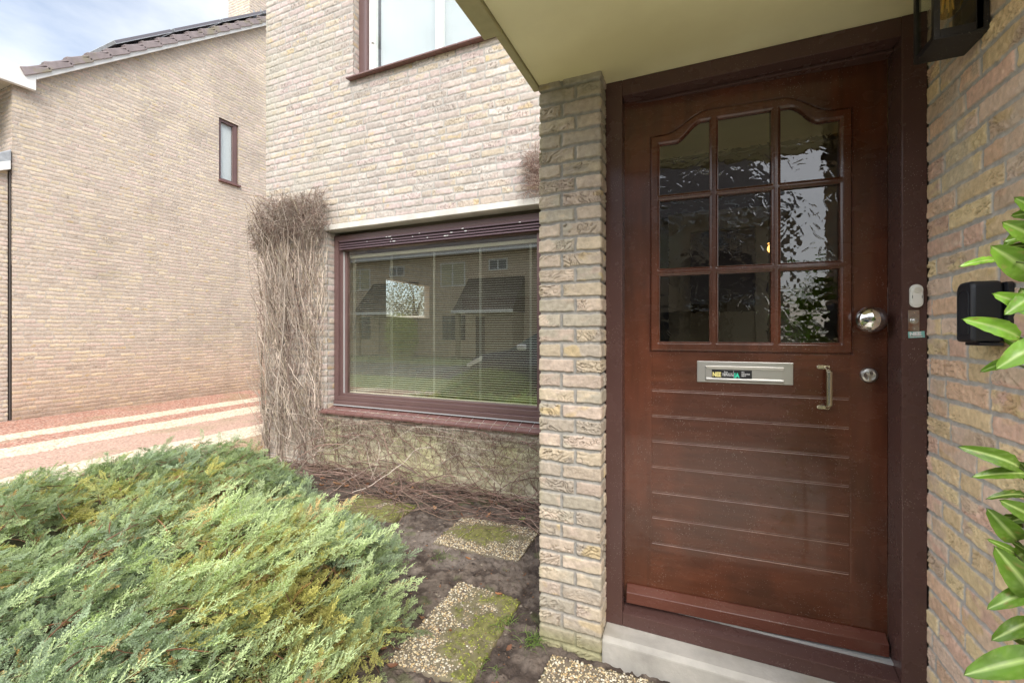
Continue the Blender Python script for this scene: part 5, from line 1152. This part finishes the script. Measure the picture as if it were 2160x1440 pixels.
# ================================================================== ACROSS THE STREET (mirrored in the glass)
M_ROOFD = pbr('dark_street_roof', (.075, .06, .055), rough=.8, var=.2, vscale=3)
M_ROOFT = brickshader('street_roof_tiles', [(.12, .10, .095), (.16, .135, .125)], (.035, .03, .028), 'XZ', .02)
M_OGL = pbr('street_window_glass', (.05, .06, .07), rough=.05, spec=.9)
M_CURT = pbr('street_curtain', (.50, .47, .32), rough=.9)
YO = -13.5
for k in range(-4, 3):
    ox = -6.4 * 2 + 6.4 * k + 12.8
    lab = 'terraced brick house across the street, ' + ['first', 'second', 'third', 'fourth', 'fifth', 'sixth', 'last'][k + 4] + ' of the row counted from the driveway end'
    h = empty('terraced_house', (ox - 9.8, YO, G), label=lab, cat='house', group='terraced houses across the street')
    if k == 2: h.scale = (.75, 1, 1); h.location.x = 2.2
    s = MB(); s.box(-3.2, 3.2, -8, 0, 0, 5.6); s.build('wall', M_BRK_OPP, h)
    s = MB(); s.prism([(.45, 5.45), (.45, 5.6), (-4, 9.0), (-8.4, 5.6), (-8.4, 5.45)], -3.2, 3.2, 'x'); rf_ = s.build('roof', M_ROOFT, h)
    s = MB(); s.box(-3.2, 3.2, .45, .58, 5.40, 5.56); s.build('gutter', M_WHITE, rf_)
    for (x0, x1, z0, z1) in ((-3.13, -1.6, 3.78, 5.05), (-.2, .86, 4.5, 5.08)):
        s = MB(); e = .06; s.box(x0, x1, .004, .05, z0, z0 + e); s.box(x0, x1, .004, .05, z1 - e, z1); s.box(x0, x0 + e, .004, .05, z0 + e, z1 - e); s.box(x1 - e, x1, .004, .05, z0 + e, z1 - e); xm = (x0 + x1) / 2; s.box(xm - .03, xm + .03, .004, .05, z0 + e, z1 - e)
        wf = s.build('window', M_WHITE, h); s = MB(); s.box(x0 + e, xm - .03, .006, .02, z0 + e, z1 - e); s.box(xm + .03, x1 - e, .006, .02, z0 + e, z1 - e); s.build('pane', M_CURT if x0 < -1 else M_OGL, wf)
    s = MB(); s.prism([(.0, 4.15), (1.6, 2.40), (1.6, 2.30), (.0, 2.30)], -1.4, 1.8, 'x'); lt = s.build('lean_to_roof', M_ROOFD, h)
    s = MB(); s.box(-1.45, 1.85, 1.6, 1.72, 2.26, 2.40); s.build('lean_to_gutter', M_WHITE, lt)
    s = MB(); s.box(.3, 1.75, .0, 1.45, 0, 2.3); s.box(-1.35, -1.15, 1.25, 1.45, 0, 2.3); s.build('porch', pbr('porch_brick', (.34, .27, .19), rough=.9) if 'porch_brick' not in MAT else MAT['porch_brick'], h)
    s = MB(); s.box(-.95, .1, .006, .06, 0, 2.15); s.build('front_door', M_ROOFD, h)
    s = MB(); s.box(-3.0, -1.6, .004, .05, .9, 2.2); s.build('ground_window', M_OGL, h)

# parked car
def car(loc):
    r = empty('parked_car', loc, label='dark blue hatchback parked on the street behind the viewer, mirrored in the window', cat='car')
    st = [(-2.10, .55, .42, .60), (-2.05, .72, .30, .72), (-1.75, .82, .22, .84), (-1.0, .86, .20, .95), (-.4, .87, .20, .98), (.8, .87, .20, .98), (1.6, .85, .22, .98), (2.0, .80, .30, .92), (2.10, .70, .42, .75)]
    s = MB(); rings = []
    for x, w, z0, z1 in st:
        rings.append([(x, w * .93, z0), (x, w, z0 + (z1 - z0) * .35), (x, w * .98, z0 + (z1 - z0) * .75), (x, w * .86, z1), (x, 0, z1 + .03), (x, -w * .86, z1), (x, -w * .98, z0 + (z1 - z0) * .75), (x, -w, z0 + (z1 - z0) * .35), (x, -w * .93, z0)])
    n = 9; s.add([p for q in rings for p in q], [tuple(range(n)), tuple(range((len(st) - 1) * n, len(st) * n))[::-1]] + [(i * n + j, (i + 1) * n + j, (i + 1) * n + (j + 1) % n, i * n + (j + 1) % n) for i in range(len(st) - 1) for j in range(n)])
    paint = pbr('dark_blue_car_paint', (.03, .045, .085), rough=.15, coat=1)
    s.build('body', paint, r, smooth=35)
    cab = [(-1.05, .74, .95, .96), (-.35, .68, .97, 1.38), (.2, .66, .97, 1.45), (1.2, .66, .97, 1.42), (1.85, .70, .95, 1.0)]
    s = MB(); s.add([p for x, w, z0, z1 in cab for p in ((x, w * 1.1, z0), (x, w * .92, z1), (x, -w * .92, z1), (x, -w * 1.1, z0))], [(0, 1, 2, 3), (19, 18, 17, 16)] + [(i * 4 + j, (i + 1) * 4 + j, (i + 1) * 4 + j + 1, i * 4 + j + 1) for i in range(4) for j in range(3)])
    s.build('windows', pbr('car_glass', (.05, .09, .10), rough=.05, spec=.9), r)
    s = MB(); s.box(-.32, 1.25, -.60, .60, 1.40, 1.47); s.build('roof', paint, r, bevel=.04)
    for x in (-1.35, 1.35):
        for y in (-.80, .80):
            w_ = MB(); w_.lathe([(.22, -.09), (.30, -.09), (.32, -.06), (.32, .06), (.30, .09), (.22, .09)], 24, Matrix.Translation((x, y, .32)) @ Matrix.Rotation(radians(90), 4, 'X')); wo_ = w_.build('wheel', M_BLACKP, r, smooth=35)
            w_ = MB(); w_.lathe([(0, -.06), (.2, -.06), (.22, -.085), (.22, .085), (.2, .06), (0, .06)], 20, Matrix.Translation((x, y, .32)) @ Matrix.Rotation(radians(90), 4, 'X')); w_.build('rim', M_STEEL, wo_, smooth=35)
    for y in (-.66, .66):
        s = MB(); s.prism([(-2.09, .62), (-1.72, .80), (-1.70, .70), (-2.07, .55)], y - .14, y + .14, 'y'); s.build('headlight', M_WHITE, r)
    for y in (-.93, .93): s = MB(); s.box(-.78, -.60, y - .08, y + .08, .96, 1.08); s.build('side_mirror', M_WHITE, r, bevel=.03)
car((-2.75, -2.85, G - .012))
# leafy things behind the camera
def leafball(name, loc, rx_, rz_, n, size, cols, label, cat, trunk=0, group=None, rough=.35):
    r = np.random.RandomState(int(abs(loc[0] * 77)) % 1000); root = empty(name, loc, label=label, cat=cat, group=group)
    u = r.randn(n, 3); u /= np.linalg.norm(u, axis=1, keepdims=True); rad = (r.rand(n) ** .35) * (1 + rough * (fbm(u[:, 0] * 2.5 + 5, u[:, 1] * 2.5 + u[:, 2] * 2, 12, 3) - .5) * 2)
    cz = trunk + rz_; P = u * rad[:, None] * np.array([rx_, rx_, rz_]) + np.array([0, 0, cz]); P[:, 2] = np.maximum(P[:, 2], .02)
    a = r.randn(n, 3); a /= np.linalg.norm(a, axis=1, keepdims=True); b_ = np.cross(a, u + r.randn(n, 3) * .5); b_ /= np.linalg.norm(b_, axis=1, keepdims=True) + 1e-9; s_ = size * r.uniform(.6, 1.3, (n, 1))
    V = np.stack([P - a * s_, P - b_ * s_ * .5, P + a * s_, P + b_ * s_ * .5], 1).reshape(-1, 3); c = np.array(cols)[r.randint(0, len(cols), n)] * r.uniform(.6, 1.3, (n, 1)); C = np.repeat(c, 4, axis=0)
    link('crown', npmesh('crown', V, np.arange(4 * n).reshape(-1, 4), C, smooth=False), M_NEEDLE, root)
    s = MB(); hh = cz + rz_ * .5; s.tube([(0, 0, -.1), (.03 * rx_, 0, hh * .4), (-.03 * rx_, .02, hh)], [max(.03, rx_ * .09), max(.02, rx_ * .07), .02], 8); tr_ = s.build('trunk', pbr('grey_bark', (.11, .09, .07), rough=.9) if 'grey_bark' not in MAT else MAT['grey_bark'], root)
    s = MB()
    for k in range(7): t = k * 2.4; s.tube([(0, 0, trunk + rz_ * .25 * (k % 3)), (cos(t) * rx_ * .6, sin(t) * rx_ * .6, trunk + rz_ * (.7 + .15 * k))], [max(.012, rx_ * .03), .006], 5)
    s.build('limbs', MAT['grey_bark'], root); return root
leafball('round_bush', (-3.6, -.72, G - .02), .80, .34, 9000, .018, [(.16, .20, .06), (.22, .27, .09), (.12, .16, .04)], 'round clipped green bush on the lawn behind the viewer, mirrored in the window', 'shrub', rough=.12)
leafball('yellow_conifer', (-13.0, -10.2, G), .75, 1.15, 9000, .04, [(.48, .52, .10), (.36, .42, .08), (.26, .32, .08)], 'small yellow green conifer on the lawn across the street', 'tree')
leafball('dark_tree', (9.3, -10.5, G), 2.2, 3.6, 16000, .12, [(.025, .045, .015), (.04, .06, .02), (.03, .05, .02)], 'tall dark evergreen across the street, right of the terrace', 'tree', trunk=1.0)
leafball('dark_tree', (13.6, -8.0, G), 2.4, 4.0, 12000, .13, [(.03, .05, .015), (.045, .065, .02)], 'second tall dark evergreen across the street, farther right', 'tree', trunk=1.2)
leafball('garden_shrub', (2.0, -5.2 + 3.5, G), .7, .62, 7000, .03, [(.06, .12, .025), (.09, .15, .03)], 'leafy garden shrub beside the path behind the viewer', 'shrub', rough=.3)

gf = empty('garden_wall', (-9.4, 13, G), label='pale garden wall glimpsed through the side window of the room', cat='garden wall')
s = MB(); s.box(-9, 1.5, 0, .2, 0, 1.86); s.build('wall_face', M_BRK_FRONT, gf); s = MB(); s.box(-9, 1.55, -.03, .23, 1.862, 1.92); s.build('coping', M_LINTEL, gf)
leafball('garden_tree', (-11.4, 15.5, G), 2.0, 1.3, 5000, .05, [(.16, .15, .09), (.22, .20, .13)], 'sparse tree behind the garden wall, glimpsed through the side window', 'tree', trunk=1.2, rough=.5)
